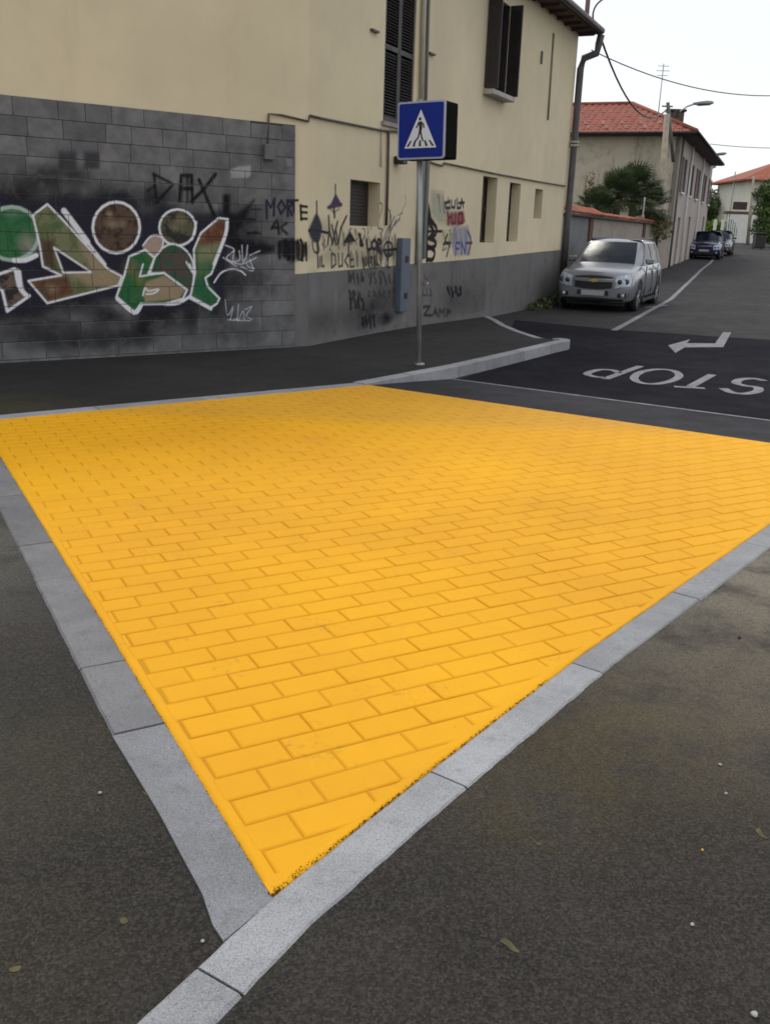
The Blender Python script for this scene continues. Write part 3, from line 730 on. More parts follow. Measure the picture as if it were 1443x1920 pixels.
# roof slabs
pk_ = np.array(W2.w(E2/2, 0, -4.2)[:2]); b = MB(); ctr = (np.array(W1.w(-16, 0)[:2])+p1_+p2_)/3
rp = [ro[0], ro[1], ro[2], p2_+(p2_-ctr)/np.linalg.norm(p2_-ctr)*.6]
top1 = np.array(W1.w(-10, 0, -5)[:2]); top2 = np.array(W2.w(8.5, 0, -5)[:2])
L = lambda p, z: (p[0]-corner[0], p[1]-corner[1], z)
b.add([L(rp[0], EAVE+.1), L(rp[1], EAVE+.1), L(rp[2], EAVE+.1), L(rp[3], EAVE+.1), L(top1, EAVE+2.6), L(top2, EAVE+2.6)], [(0, 1, 5, 4), (1, 2, 5), (2, 3, 5), (3, 0, 4, 5)])
b.build('roof', M_tile, house)
# downpipe at the far corner: swan neck then straight
Mz = M2; b = MB()
dp = [(E2+.12, OV+.06, EAVE-.02), (E2+.12, OV+.02, EAVE-.22), (E2+.08, .45, EAVE-.42), (E2+.06, .16, EAVE-.52), (E2+.05, .10, EAVE-.75), (E2+.05, .10, 4.0), (E2+.05, .10, 1.9), (E2+.05, .10, .2)]
b.tube([Mz@Vector(p) for p in dp], .085, 10)
b.build('downpipe', mat('grey_brown_downpipe', (.085, .075, .075), .5, var=.25), house)
for z in (3.7, 3.62): MB().tube([Mz@Vector((E2+.05, .10, z)), Mz@Vector((E2+.05, .10, z+.05))], .125, 10).build('pipe_bracket', M_duct2, house)
# mast on the roof corner carrying the cables
pm = W2.w(E2-.1, 0, .18)
mast = MB().tube([HI@Vector((pm[0], pm[1], 6.25)), HI@Vector((pm[0], pm[1], 8.6))], .055, 8).build('cable_mast', M_pole, house)

# ------------------------------------------------------------ graffiti: sprayed coats as thin paint sheets on the walls
class Canvas:
    def __init__(c, pl, s0, s1, z0, z1, ds, dz):
        c.pl = pl; c.s = np.arange(s0, s1, ds); c.z = np.arange(z0, z1, dz); c.S, c.Z = np.meshgrid(c.s, c.z)
        c.rgb = np.zeros(c.S.shape+(3,)); c.a = np.zeros(c.S.shape)
        r = np.random.default_rng(3); n1 = r.random((c.S.shape[0]//8+3, c.S.shape[1]//8+3)); n2 = r.random((c.S.shape[0]//3+3, c.S.shape[1]//3+3))
        def up(n, k):
            yi = np.arange(c.S.shape[0])/k; xi = np.arange(c.S.shape[1])/k; y0 = yi.astype(int); x0 = xi.astype(int); fy = (yi-y0)[:, None]; fx = (xi-x0)[None]
            return (n[y0][:, x0]*(1-fy)*(1-fx)+n[y0+1][:, x0]*fy*(1-fx)+n[y0][:, x0+1]*(1-fy)*fx+n[y0+1][:, x0+1]*fy*fx)
        c.n = .6*up(n1, 8)+.4*up(n2, 3)
    def comp(c, cov, rgb):
        cov = np.clip(cov, 0, 1)
        rgb = np.array(rgb) if not (isinstance(rgb, np.ndarray) and rgb.ndim == 3) else rgb
        na = cov+c.a*(1-cov); safe = np.where(na > 1e-6, na, 1)[..., None]
        c.rgb = (rgb*cov[..., None]+c.rgb*(c.a*(1-cov))[..., None])/safe; c.a = na
    def P(c, pts): return np.array([c.pl.sz(*p) for p in pts])
    def dist(c, pts, closed=False, R_=.25):
        P = c.P(pts); D = np.full(c.S.shape, 9.0)
        n = len(P)
        for i in range(n if closed else n-1):
            a, b = P[i], P[(i+1) % n]
            m0 = np.searchsorted(c.s, min(a[0], b[0])-R_); m1 = np.searchsorted(c.s, max(a[0], b[0])+R_)
            k0 = np.searchsorted(c.z, min(a[1], b[1])-R_); k1 = np.searchsorted(c.z, max(a[1], b[1])+R_)
            if m1 <= m0 or k1 <= k0: continue
            S = c.S[k0:k1, m0:m1]-a[0]; Z = c.Z[k0:k1, m0:m1]-a[1]; d = b-a; L2 = max(1e-9, d@d)
            t = np.clip((S*d[0]+Z*d[1])/L2, 0, 1); q = np.hypot(S-t*d[0], Z-t*d[1])
            D[k0:k1, m0:m1] = np.minimum(D[k0:k1, m0:m1], q)
        return D
    def inside(c, pts):
        P = c.P(pts); I = np.zeros(c.S.shape, bool); n = len(P)
        for i in range(n):
            x0, y0 = P[i]; x1, y1 = P[(i+1) % n]
            cr_ = ((y0 > c.Z) != (y1 > c.Z)); xx = x0+(c.Z-y0)*(x1-x0)/(y1-y0 if y1 != y0 else 1e-9); I ^= cr_ & (c.S < xx)
        return I
    def line(c, pts, w, rgb, a=1.0, soft=.006, closed=False, smooth=True):
        if smooth and len(pts) > 2: pts = sm(pts, 4, closed)
        D = c.dist(pts, closed, w+.05+soft*2); c.comp(a*np.clip((w/2+soft-D)/(2*soft), 0, 1), rgb)
    def fill(c, pts, rgb, a=1.0, soft=.01, smooth=False, nz=0.0, rgb2=None):
        if smooth: pts = sm(pts, 4, True)
        I = c.inside(pts); D = c.dist(pts, True, soft*2.5+.02); sd_ = np.where(I, D, -D)
        cov = np.clip(.5+sd_/(2*soft), 0, 1)*a
        if nz: cov = cov*np.clip(1-nz+nz*2*c.n, 0, 1)
        col_ = np.array(rgb)
        if rgb2 is not None:
            k = np.clip((c.n-.42)*6, 0, 1)[..., None]; col_ = np.array(rgb)*(1-k)+np.array(rgb2)*k
            col_ = np.broadcast_to(col_, c.S.shape+(3,)).copy()
        c.comp(cov, col_)
    def spray(c, x, y, rx, ry, rgb, a=.8):
        p = c.P([(x, y), (x+rx, y), (x, y+ry)]); ws = abs(p[1][0]-p[0][0])+1e-6; wz = abs(p[2][1]-p[0][1])+1e-6
        q = np.hypot((c.S-p[0][0])/ws, (c.Z-p[0][1])/wz); c.comp(a*np.clip(1.15-q, 0, 1)**1.3*np.clip(.35+1.3*c.n, 0, 1), rgb)
    def scribble(c, x0, y0, x1, y1, n, w, rgb, a=.9, seed=1, hgt=None):
        r = random.Random(seed); k = (x1-x0)/n
        for i in range(n):
            lx = x0+k*i; pts = [(lx+r.uniform(.05, .75)*k, y0+r.random()*(y1-y0)) for _ in range(r.choice([3, 4]))]
            pts.insert(0, (lx+r.uniform(0, .3)*k, y0+r.uniform(0, .2)*(y1-y0))); pts.append((lx+r.uniform(.3, .8)*k, y1-r.uniform(0, .25)*(y1-y0)))
            c.line(pts, w, rgb, a*r.uniform(.7, 1))
    def build(c, name, offs, m, parent, inv, mask=None):
        a = c.a if mask is None else c.a*mask
        nz_, ns = c.S.shape; keep = (a[:-1, :-1]+a[1:, :-1]+a[:-1, 1:]+a[1:, 1:]) > .02
        J, I = np.nonzero(keep); idx = np.stack([J*ns+I, J*ns+I+1, (J+1)*ns+I+1, (J+1)*ns+I], 1)
        used = np.unique(idx); rem = np.full(nz_*ns, -1); rem[used] = np.arange(len(used)); F_ = rem[idx]
        S = c.S.ravel()[used]; Z = c.Z.ravel()[used]; off = offs(S, Z)
        pl = c.pl; X = pl.p[0]+pl.e[0]*S+pl.n[0]*off-inv[0]; Y = pl.p[1]+pl.e[1]*S+pl.n[1]*off-inv[1]
        me = bpy.data.meshes.new(name); me.vertices.add(len(used)); me.vertices.foreach_set('co', np.stack([X, Y, Z], 1).ravel())
        me.loops.add(F_.size); me.loops.foreach_set('vertex_index', F_.ravel().astype(np.int32))
        me.polygons.add(len(F_)); me.polygons.foreach_set('loop_start', np.arange(0, F_.size, 4, dtype=np.int32)); me.polygons.foreach_set('loop_total', np.full(len(F_), 4, dtype=np.int32))
        me.update(calc_edges=True)
        ca = me.color_attributes.new('paint', 'FLOAT_COLOR', 'POINT')
        rgba = np.concatenate([c.rgb.reshape(-1, 3)[used], a.ravel()[used][:, None]], 1); ca.data.foreach_set('color', rgba.ravel())
        return link(name, me, m, parent)
m, nt, bs, N = nodes('spray_paint'); at_ = nt.nodes.new('ShaderNodeAttribute'); at_.attribute_name = 'paint'; at_.attribute_type = 'GEOMETRY'
nt.links.new(at_.outputs['Color'], bs.inputs['Base Color']); nt.links.new(mathn(nt, 'MULTIPLY', at_.outputs['Alpha'], ramp(nt, noise(nt, 60, 3, .6, pos(nt)), .2, .6, .72, 1.0)), bs.inputs['Alpha'])
bs.inputs['Roughness'].default_value = .8; bs.inputs['Specular IOR Level'].default_value = .25; M_spray = m

def q1(p): return (p[0]/2.405, p[1]/2.405+150)
def Q1(*p): return [q1(x) for x in p]
BK = (.006, .006, .010); NV = (.02, .02, .035); WH = (.84, .84, .88); GR = (.02, .13, .045); BR = (.085, .045, .032); TN = (.36, .27, .17); OL = (.12, .15, .06)
cv = Canvas(W1, -4.75, .215, .03, 2.40, .0095, .0095)
# sprayed dark clouds
for x, y, rx, ry, a in ((60, 520, 210, 110, .75), (200, 440, 130, 70, .7), (330, 430, 110, 70, .55), (520, 540, 130, 90, .85), (700, 540, 120, 80, .7), (420, 620, 160, 160, .7), (640, 1110, 60, 110, .7), (720, 1050, 140, 90, .8), (850, 1060, 70, 90, .6), (330, 990, 190, 80, .8), (480, 1060, 110, 60, .7), (100, 1050, 160, 60, .5), (960, 1040, 110, 60, .6), (1080, 650, 110, 130, .6), (1130, 740, 130, 50, .75), (1040, 920, 90, 110, .55), (900, 620, 110, 60, .5), (300, 520, 100, 50, .6), (-60, 560, 140, 90, .8), (560, 1150, 260, 90, .5), (200, 1130, 260, 100, .5), (1000, 1130, 220, 90, .35), (350, 1180, 300, 60, .4), (1150, 900, 120, 120, .35)):
    x_, y_ = q1((x, y)); cv.spray(x_, y_, rx/2.405, ry/2.405, BK, a)
cv.fill(Q1((-60, 540), (100, 560), (280, 530), (420, 540), (560, 520), (640, 600), (760, 570), (880, 620), (1010, 600), (1040, 700), (1010, 900), (1000, 1010), (860, 1020), (640, 1050), (540, 990), (300, 985), (200, 1040), (60, 1060), (-60, 1020)), NV, .93, .06, True, nz=.12)
cv.fill(Q1((1000, 520), (1030, 520), (1030, 600), (1060, 610), (1140, 540), (1090, 640), (1060, 690), (1110, 740), (1230, 745), (1230, 775), (1060, 800), (1000, 700)), BK, .8, .03)
# circle left
circ = lambda cx, cy, rx, ry, n=20: [(cx+rx*math.cos(2*math.pi*i/n), cy+ry*math.sin(2*math.pi*i/n)) for i in range(n)]
cv.fill(Q1(*circ(50, 692, 120, 118)), GR, 1, .012, rgb2=(.04, .16, .06)); cv.spray(*q1((125, 740)), 26, 26, (.32, .30, .24), .8); cv.spray(*q1((60, 600)), 26, 12, (.25, .38, .25), .5)
cv.line(Q1(*circ(50, 692, 122, 120)), .04, (.40, .52, .46), closed=True, smooth=False)
cv.line(Q1((60, 812), (110, 812), (160, 790)), .05, WH)
# the big angular letter
A_out = ((145, 610), (210, 560), (270, 620), (480, 850), (545, 885), (530, 925), (210, 1005), (125, 905), (272, 880), (190, 840), (175, 740))
cv.fill(Q1(*A_out), (.20, .20, .11), 1, .01, rgb2=OL)
cv.fill(Q1((178, 720), (240, 720), (250, 860), (195, 835)), BR, .9, .03); cv.fill(Q1((350, 720), (480, 850), (545, 885), (530, 925), (420, 930), (300, 870), (405, 860)), TN, .85, .03)
cv.fill(Q1((130, 905), (300, 885), (330, 960), (210, 1000)), BR, .95, .03, rgb2=(.17, .06, .03)); cv.spray(*q1((230, 940)), 18, 14, (.38, .26, .16), .7); cv.spray(*q1((250, 650)), 20, 16, (.06, .16, .06), .7)
cv.fill(Q1((240, 755), (408, 866), (282, 868)), NV, 1, .006)
cv.line(Q1(*A_out), .022, WH, closed=True, smooth=False); cv.line(Q1((240, 755), (408, 866), (282, 868)), .02, WH, closed=True, smooth=False)
cv.line(Q1((285, 590), (330, 650), (390, 730)), .065, WH, .95); cv.line(Q1((390, 730), (470, 830)), .03, WH)
# circles
for cx, cy, rx, ry, c1_, c2_ in ((520, 665, 104, 113, (.05, .03, .024), (.11, .07, .05)), (795, 665, 80, 80, (.03, .03, .028), (.10, .10, .06))):
    cv.fill(Q1(*circ(cx, cy, rx, ry)), c1_, 1, .01, rgb2=c2_)
    for k in range(5): cv.spray(*q1((cx+random.uniform(-.5, .4)*rx, cy+random.uniform(-.6, .1)*ry)), random.uniform(8, 16), random.uniform(6, 14), random.choice([TN, (.28, .22, .14), OL]), .55)
    cv.line(Q1(*circ(cx, cy, rx+2, ry+2)), .03 if cx < 600 else .026, WH, closed=True, smooth=False)
cv.line(Q1((870, 690), (880, 640), (860, 720)), .02, WH)
# arch
cv.fill(Q1((690, 800), (715, 760), (770, 740), (830, 765), (868, 830), (865, 920), (850, 965), (800, 960), (735, 870), (670, 870)), (.10, .075, .06), 1, .015, True, rgb2=(.03, .10, .05))
cv.line(Q1((715, 765), (770, 738), (830, 765), (866, 830), (866, 960)), .022, WH); cv.line(Q1((835, 820), (865, 870), (850, 830)), .02, WH)
# blob
cv.fill(Q1((640, 745), (680, 702), (728, 712), (724, 760), (690, 802), (650, 770)), (.40, .31, .25), 1, .008, True); cv.line(Q1((640, 745), (680, 702), (728, 712), (724, 760), (690, 802)), .018, WH)
# middle letter
B_out = ((578, 795), (650, 765), (692, 802), (664, 872), (735, 870), (838, 945), (820, 985), (740, 1008), (632, 1010), (602, 1045), (520, 978), (556, 880))
cv.fill(Q1(*B_out), GR, 1, .01, rgb2=(.05, .14, .05)); cv.fill(Q1((655, 908), (735, 882), (832, 945), (800, 985), (650, 1000), (640, 960)), TN, .95, .015)
cv.spray(*q1((590, 850)), 22, 22, (.20, .15, .09), .7); cv.spray(*q1((620, 900)), 16, 14, (.25, .22, .05), .6)
cv.line(Q1((640, 830), (625, 885), (735, 868)), .02, WH, smooth=False); cv.line(Q1((690, 805), (672, 870)), .02, WH)
cv.line(Q1(*B_out), .024, WH, closed=True, smooth=False); cv.line(Q1((640, 970), (650, 935), (665, 950), (710, 942), (690, 960), (655, 965)), .018, WH)
cv.line(Q1((525, 985), (600, 1048), (632, 1012)), .05, WH)
cv.line(Q1((740, 1010), (800, 1005), (850, 975)), .035, WH)
# right letter
Y_out = ((868, 765), (900, 690), (980, 622), (1022, 628), (1012, 700), (948, 872), (920, 892), (932, 932), (984, 984), (972, 1008), (940, 1028), (852, 975), (858, 955), (874, 870))
cv.fill(Q1(*Y_out), (.05, .14, .06), 1, .01, rgb2=(.08, .17, .07))
cv.fill(Q1((880, 740), (905, 690), (980, 630), (1015, 640), (1000, 710), (960, 760)), (.14, .045, .028), .95, .03, rgb2=(.22, .09, .05)); cv.fill(Q1((875, 790), (900, 745), (985, 740), (960, 810), (890, 820)), (.26, .25, .14), .8, .05)
cv.fill(Q1((870, 900), (925, 890), (980, 985), (940, 1010), (860, 960)), (.015, .13, .05), .8, .03)
cv.line(Q1(*Y_out), .024, WH, closed=True, smooth=False); cv.line(Q1((1018, 640), (1010, 700), (960, 830)), .045, WH); cv.line(Q1((850, 978), (900, 1005), (945, 1030)), .045, WH)
# left bottom piece
D_out = ((-50, 890), (62, 850), (86, 862), (100, 958), (130, 972), (30, 1042), (8, 950), (-20, 930))
cv.fill(Q1(*D_out), (.03, .03, .03), 1, .01, rgb2=(.16, .11, .09)); cv.line(Q1(*D_out), .03, WH, closed=True, smooth=False); cv.line(Q1((70, 860), (85, 930), (110, 965)), .05, WH)
# white tags
cv.line(Q1((960, 912), (990, 870), (1030, 853), (1075, 858), (1100, 878)), .02, WH, .9)
TG = (.66, .68, .74)
for pts in (((1010, 745), (1050, 765), (1015, 800), (1040, 820)), ((1050, 770), (1045, 815), (1075, 810), (1072, 770)), ((1085, 745), (1090, 820), (1110, 780)), ((1110, 745), (1105, 830), (1140, 850)), ((1020, 810), (1080, 830), (1150, 800)), ((1120, 790), (1165, 770)), ((1000, 800), (1060, 840)), ((1080, 840), (1135, 860), (1120, 810))): cv.line(Q1(*pts), .014, TG, .9)
for pts in (((1010, 990), (1020, 1060), (1045, 1020)), ((1045, 1030), (1035, 1080), (1065, 1075)), ((1070, 1010), (1065, 1085), (1090, 1040), (1095, 1080)), ((1100, 1035), (1130, 1020), (1105, 1060), (1130, 1080)), ((1020, 1080), (1120, 1085))): cv.line(Q1(*pts), .012, TG, .8)
# DAX
for pts in (((690, 425), (700, 550)), ((688, 424), (775, 470), (702, 552)), ((805, 545), (812, 430), (858, 430), (862, 552)), ((812, 490), (860, 490)), ((892, 450), (960, 610)), ((966, 425), (915, 490), (860, 545))): cv.line(Q1(*pts), .038 if pts[0][0] > 790 else .026, BK, .88, soft=.012, smooth=False)
for pts in (((840, 440), (840, 550)), ((1015, 525), (1015, 600)), ((1105, 640), (1140, 632)), ((1110, 690), (1150, 688)), ((660, 500), (690, 480))): cv.line(Q1(*pts), .05 if pts[0][0] == 1015 else .028, BK, .75, soft=.018, smooth=False)
# grey paint patches over older scrawls
cv.fill([(428, 318), (446, 312), (468, 310), (468, 328), (462, 334), (430, 334)], (.42, .42, .42), .8, .015, nz=.4)
cv.fill([(532, 295), (545, 293), (546, 312), (534, 313)], (.34, .34, .36), .5, .01, nz=.5)
for x, y, rx, ry in ((125, 298, 16, 18), (170, 300, 14, 16), (205, 210, 13, 14)): cv.fill([(x-rx, y-ry), (x+rx, y-ry), (x+rx, y+ry), (x-rx, y+ry)], (.05, .05, .055), .65, .02)
cv.fill([(135, 195), (190, 200), (186, 245), (150, 255), (125, 240)], (.20, .20, .23), .5, .04, nz=.5); cv.fill([(105, 265), (190, 262), (190, 285), (105, 285)], (.22, .22, .25), .45, .03, nz=.5)
def q7(p): return (p[0]/4.81+340, p[1]/4.81+150)
def Q7(*p): return [q7(x) for x in p]
PU = (.028, .024, .05)
for pts in (((758, 1250), (755, 1085), (795, 1150), (828, 1068), (820, 1220)), ((890, 1085), (858, 1140), (885, 1205), (925, 1150), (890, 1085)), ((948, 1225), (942, 1085), (990, 1110), (955, 1150), (985, 1220)), ((955, 1088), (1048, 1084)), ((1003, 1088), (1000, 1190)), ((1075, 1130), (1080, 1260)), ((1075, 1135), (1145, 1145)), ((1080, 1192), (1135, 1195)), ((1080, 1252), (1140, 1250))):
    cv.line(Q7(*pts), .03, PU if pts[0][0] < 1060 else BK, .9, smooth=False)
for pts in (((800, 1340), (850, 1270), (868, 1385)), ((815, 1330), (860, 1330)), ((935, 1290), (890, 1330), (940, 1385))): cv.line(Q7(*pts), .03, BK, .75, soft=.012)
for pts in (((540, 1275), (590, 1250), (640, 1258)), ((590, 1390), (640, 1372), (700, 1385)), ((620, 1165), (700, 1165))): cv.line(Q7(*pts), .018, BK, .7, soft=.01)
cv.scribble(519, 449, 580, 489, 7, .035, BK, .9, seed=4); cv.fill([(520, 452), (548, 448), (580, 460), (578, 480), (545, 491), (524, 480)], BK, .65, .03)
# joints stay unpainted
msk = np.ones(cv.S.shape)
for z in joints_h: msk *= np.where((np.abs(cv.Z-z) < .005) & (cv.S < 0), .25, 1)
for s, z0_, z1_ in joints_v: msk *= np.where((np.abs(cv.S-s) < .005) & (cv.Z > z0_) & (cv.Z < z1_), .35, 1)
hc = (float(corner[0]), float(corner[1]))
g1 = cv.build('graffiti_mural', lambda S, Z: np.where(S < 0.0, .0375, np.where(Z < .975, .0215, .003)), M_spray, clad_o, hc, msk)
g1['label'] = 'white outlined green and brown graffiti lettering with black spray on the cladding'
# second canvas: the street wall
def q2(p): return (p[0]/3.28+480, p[1]/3.28+300)
def Q2(*p): return [q2(x) for x in p]
cw = Canvas(W2, 0.0, 7.2, .02, 2.40, .013, .0095)
cw.fill(Q2((1075, 190), (1150, 200), (1150, 300), (1240, 320), (1240, 400), (1120, 390), (1075, 330)), (.42, .45, .36), .55, .06, nz=.3)
cw.line(Q2((372, 255), (374, 430), (380, 660)), .035, (.05, .05, .05), .85); cw.fill(Q2((372, 330), (402, 400), (400, 450), (385, 500), (350, 500), (325, 440), (345, 380)), (.03, .035, .06), .88, .02, True)
cw.line(Q2((282, 434), (370, 434), (440, 448)), .035, (.02, .022, .04), .95); cw.line(Q2((345, 500), (355, 560), (385, 565), (380, 500)), .03, BK, .7)
PR = (.06, .03, .10)
cw.line(Q2((487, 152), (487, 210)), .03, (.04, .035, .035), .9); cw.fill(Q2((488, 205), (520, 262), (530, 268), (528, 285), (440, 302), (435, 288), (460, 270)), PR, .85, .012); cw.line(Q2((478, 300), (482, 350)), .045, BK, .85); cw.line(Q2((455, 300), (480, 320), (510, 300)), .02, PR, .5)
for pts in (((445, 345), (450, 430), (470, 515)), ((470, 515), (487, 430), (500, 380)), ((490, 430), (505, 515), (520, 420)), ((520, 420), (555, 345)), ((465, 400), (490, 520)), ((440, 520), (450, 420))): cw.line(Q2(*pts), .04, (.035, .035, .04), .8, smooth=False)
cw.fill(Q2((577, 438), (600, 480), (612, 500), (570, 508), (535, 512), (550, 480)), BK, .92, .012); cw.line(Q2((570, 500), (566, 590)), .04, (.03, .03, .045), .85)
for pts in (((392, 598), (392, 655)), ((403, 590), (404, 652), (418, 652)), ((464, 572), (464, 662), (490, 640), (485, 585), (464, 572)), ((505, 575), (508, 655), (530, 650), (530, 575)), ((565, 580), (545, 620), (565, 655)), ((575, 580), (578, 655), (600, 655)), ((578, 615), (595, 612))): cw.line(Q2(*pts), .034, (.06, .06, .06), .75, smooth=False)
for pts in (((640, 460), (640, 520), (655, 520)), ((632, 455), (655, 525)), ((680, 490), (685, 550), (705, 545)), ((725, 490), (708, 520), (725, 550), (742, 520), (725, 490)), ((745, 555), (748, 490), (768, 505), (750, 525), (770, 570)), ((740, 540), (765, 575))): cw.line(Q2(*pts), .05, BK, .88)
cw.scribble(*q2((650, 598)), *q2((758, 662)), 6, .045, BK, .88, seed=11)
for pts in (((782, 500), (800, 440), (820, 400)), ((800, 480), (835, 380), (850, 350)), ((820, 470), (830, 430), (860, 370)), ((850, 400), (880, 360))): cw.line(Q2(*pts), .035, (.17, .15, .22), .6)
for pts in (((870, 340), (900, 325)), ((915, 215), (918, 260), (890, 330), (880, 375))): cw.line(Q2(*pts), .02, (.30, .24, .13), .5)
cw.line(Q2((815, 478), (812, 560), (808, 662)), .04, BK, .9); cw.line(Q2((780, 556), (860, 548)), .04, BK, .9); cw.line(Q2(*circ(812, 548, 28, 45)), .035, BK, .85, closed=True, smooth=False); cw.fill(Q2((790, 570), (830, 565), (815, 600)), BK, .7, .02)
cw.fill(Q2((1062, 262), (1075, 350), (1095, 380), (1060, 400), (1040, 400), (1052, 350)), BK, .92, .02)
for pts in (((1060, 350), (1050, 480), (1048, 620)), ((1060, 370), (1105, 410), (1100, 460), (1060, 480)), ((1060, 480), (1100, 500), (1098, 530), (1050, 545)), ((1055, 530), (1095, 560), (1085, 610), (1050, 612)), ((1068, 400), (1090, 440), (1070, 470))): cw.line(Q2(*pts), .075, BK, .92)
cw.line(Q2((985, 440), (1140, 438)), .045, BK, .9)
for pts in (((1190, 255), (1160, 265), (1165, 295), (1190, 295)), ((1200, 250), (1200, 290), (1220, 292), (1222, 250)), ((1235, 240), (1235, 295), (1250, 295)), ((1255, 295), (1262, 240), (1272, 290)), ((1245, 265), (1278, 262))): cw.line(Q2(*pts), .05, (.04, .04, .06), .9, smooth=False)
cw.fill(Q2((1172, 330), (1275, 315), (1285, 380), (1240, 405), (1172, 395)), (.30, .035, .07), .7, .04, nz=.3)
for pts in (((1178, 325), (1180, 395)), ((1200, 330), (1202, 390), (1225, 385), (1222, 330)), ((1245, 330), (1240, 390), (1270, 385), (1265, 325), (1245, 330)), ((1180, 360), (1200, 345))): cw.line(Q2(*pts), .05, (.16, .015, .03), .9, smooth=False)
cw.fill(Q2((1210, 415), (1300, 405), (1320, 470), (1315, 580), (1215, 585), (1200, 500)), (.42, .40, .50), .75, .04, nz=.35)
for pts in (((1225, 580), (1228, 510), (1250, 510)), ((1228, 545), (1245, 545)), ((1262, 580), (1262, 505), (1285, 575), (1285, 505))): cw.line(Q2(*pts), .045, (.05, .06, .22), .9, smooth=False)
for pts in (((1175, 460), (1160, 500), (1185, 520), (1170, 590)), ((1150, 515), (1195, 510)), ((1300, 440), (1320, 500), (1300, 580)), ((1290, 510), (1325, 510))): cw.line(Q2(*pts), .05, (.03, .03, .04), .8)
for x in (1195, 1222, 1245): cw.line(Q2((x, 580), (x+2, 720)), .02, (.25, .2, .22), .4)
for x_, y_, a_ in ((600, 430, .25), (650, 455, .25), (700, 470, .3), (735, 470, .35), (620, 480, .2), (680, 490, .25), (560, 470, .4), (800, 440, .2), (845, 445, .15)): cw.spray(x_, y_, 34, 26, (.05, .05, .055), a_)
for (x0, y0, x1, y1, n_, w_, sd__) in ((655, 470, 730, 500, 7, .03, 31), (690, 380, 740, 440, 3, .025, 32), (590, 440, 640, 470, 4, .025, 33), (640, 425, 700, 462, 5, .022, 34), (700, 440, 745, 490, 4, .035, 35), (820, 365, 845, 400, 3, .03, 36), (828, 425, 880, 470, 5, .03, 37)): cw.scribble(x0, y0, x1, y1, n_, w_, (.05, .05, .06), .6, seed=sd__)
# writing on the plinth
for x_, y_, rx_, ry_, a_ in ((680, 590, 60, 40, .45), (720, 560, 40, 50, .35), (600, 600, 40, 40, .3), (850, 560, 40, 40, .25), (900, 560, 60, 50, .2)): cw.spray(x_, y_, rx_, ry_, (.03, .03, .03), a_)
GP = (.045, .045, .045)
cw.scribble(*q2((560, 690)), *q2((660, 760)), 4, .05, GP, .75, seed=2); cw.scribble(*q2((680, 690)), *q2((835, 765)), 5, .045, GP, .6, seed=5)
cw.scribble(*q2((555, 800)), *q2((640, 860)), 3, .05, GP, .75, seed=3); cw.scribble(*q2((680, 800)), *q2((830, 850)), 5, .035, GP, .5, seed=6)
cw.scribble(*q2((570, 850)), *q2((660, 920)), 4, .06, BK, .65, seed=8); cw.scribble(*q2((640, 960)), *q2((725, 1030)), 4, .06, BK, .8, seed=9)
cw.spray(*q2((790, 975)), 16, 14, BK, .95); cw.spray(*q2((700, 900)), 20, 16, BK, .35); cw.spray(*q2((840, 760)), 3, 60, BK, .6)
cw.scribble(*q2((985, 705)), *q2((1060, 735)), 2, .035, (.30, .03, .09), .8, seed=14); cw.line(Q2((1000, 745), (1030, 770)), .03, (.25, .05, .1), .6); cw.spray(*q2((1048, 757)), 3, 3, (.7, .7, .7), 1)
cw.scribble(*q2((1015, 790)), *q2((1080, 835)), 3, .035, GP, .6, seed=15); cw.scribble(*q2((1165, 780)), *q2((1265, 835)), 4, .07, BK, .85, seed=16)
for pts in (((1022, 902), (1062, 900), (1025, 952), (1072, 955)), ((1080, 955), (1095, 910), (1108, 958)), ((1085, 940), (1105, 938)), ((1118, 958), (1120, 915), (1135, 940), (1150, 915), (1150, 960)), ((1165, 962), (1165, 920), (1190, 930), (1168, 945))): cw.line(Q2(*pts), .05, GP, .75, smooth=False)
for (x, y, w_, h_) in ((345, 800, 60, 150), (480, 830, 14, 160), (900, 980, 30, 80)):  # paler repainted areas of the plinth
    x_, y_ = q2((x, y)); cw.spray(x_, y_, w_/3.28, h_/3.28, (.30, .30, .31), .55)
g2 = cw.build('graffiti_writing', lambda S, Z: np.where(Z < np.interp(S, [0, 3.5, 7.4], [.97, 1.02, 1.07])+.006, .0215, .003), M_spray, house, hc,
              np.where(((cw.S > h_sq[0]) & (cw.S < h_sq[1]) & (cw.Z > h_sq[2]) & (cw.Z < h_sq[3])) | ((cw.S > h_n1[0]) & (cw.Z > h_n1[2])), 0, 1))
g2['label'] = 'black purple and red scrawled writing across the cream wall and plinth'
# ------------------------------------------------------------ pedestrian crossing sign
PX = (.36, 11.34)
sg = tag(empty('crossing_sign', (PX[0], PX[1], 0)), 'blue pedestrian crossing sign, a black sided double box on a leaning steel pole', 'road sign')
M_blue = mat('sign_blue', (.004, .020, .22), .45, var=.06, spec=.2); M_box = mat('sign_box_black', (.006, .006, .007), .9, var=.05, spec=.08); M_signw = mat('sign_white', (.66, .68, .74), .4, var=.04); M_frame = mat('sign_frame', (.36, .38, .46), .4, metal=.3, var=.05)
lean = Vector((-.125, 0, 2.98))
MB().tube([(0, 0, -.2), lean*.5, lean], .031, 12).build('pole', M_pole, sg)
MB().tube([(0, 0, -.004), (0, 0, .03)], .06, 12).build('pole_collar', M_pole, sg)
YAW = R(-31)
bx_ = tag(MB().build('sign_box_origin', None, sg) if False else bpy.data.objects.new('sign_box', None)); col.objects.link(bx_); bx_.parent = sg
cs = Vector((-.125+.105, -.02, 2.645)); Ms = Matrix.Translation(cs)@Matrix.Rotation(YAW, 4, 'Z')@Matrix.Rotation(R(-1.2), 4, 'Y')
bpy.data.objects.remove(bx_)
HW, HH, DP = .297, .297, .30
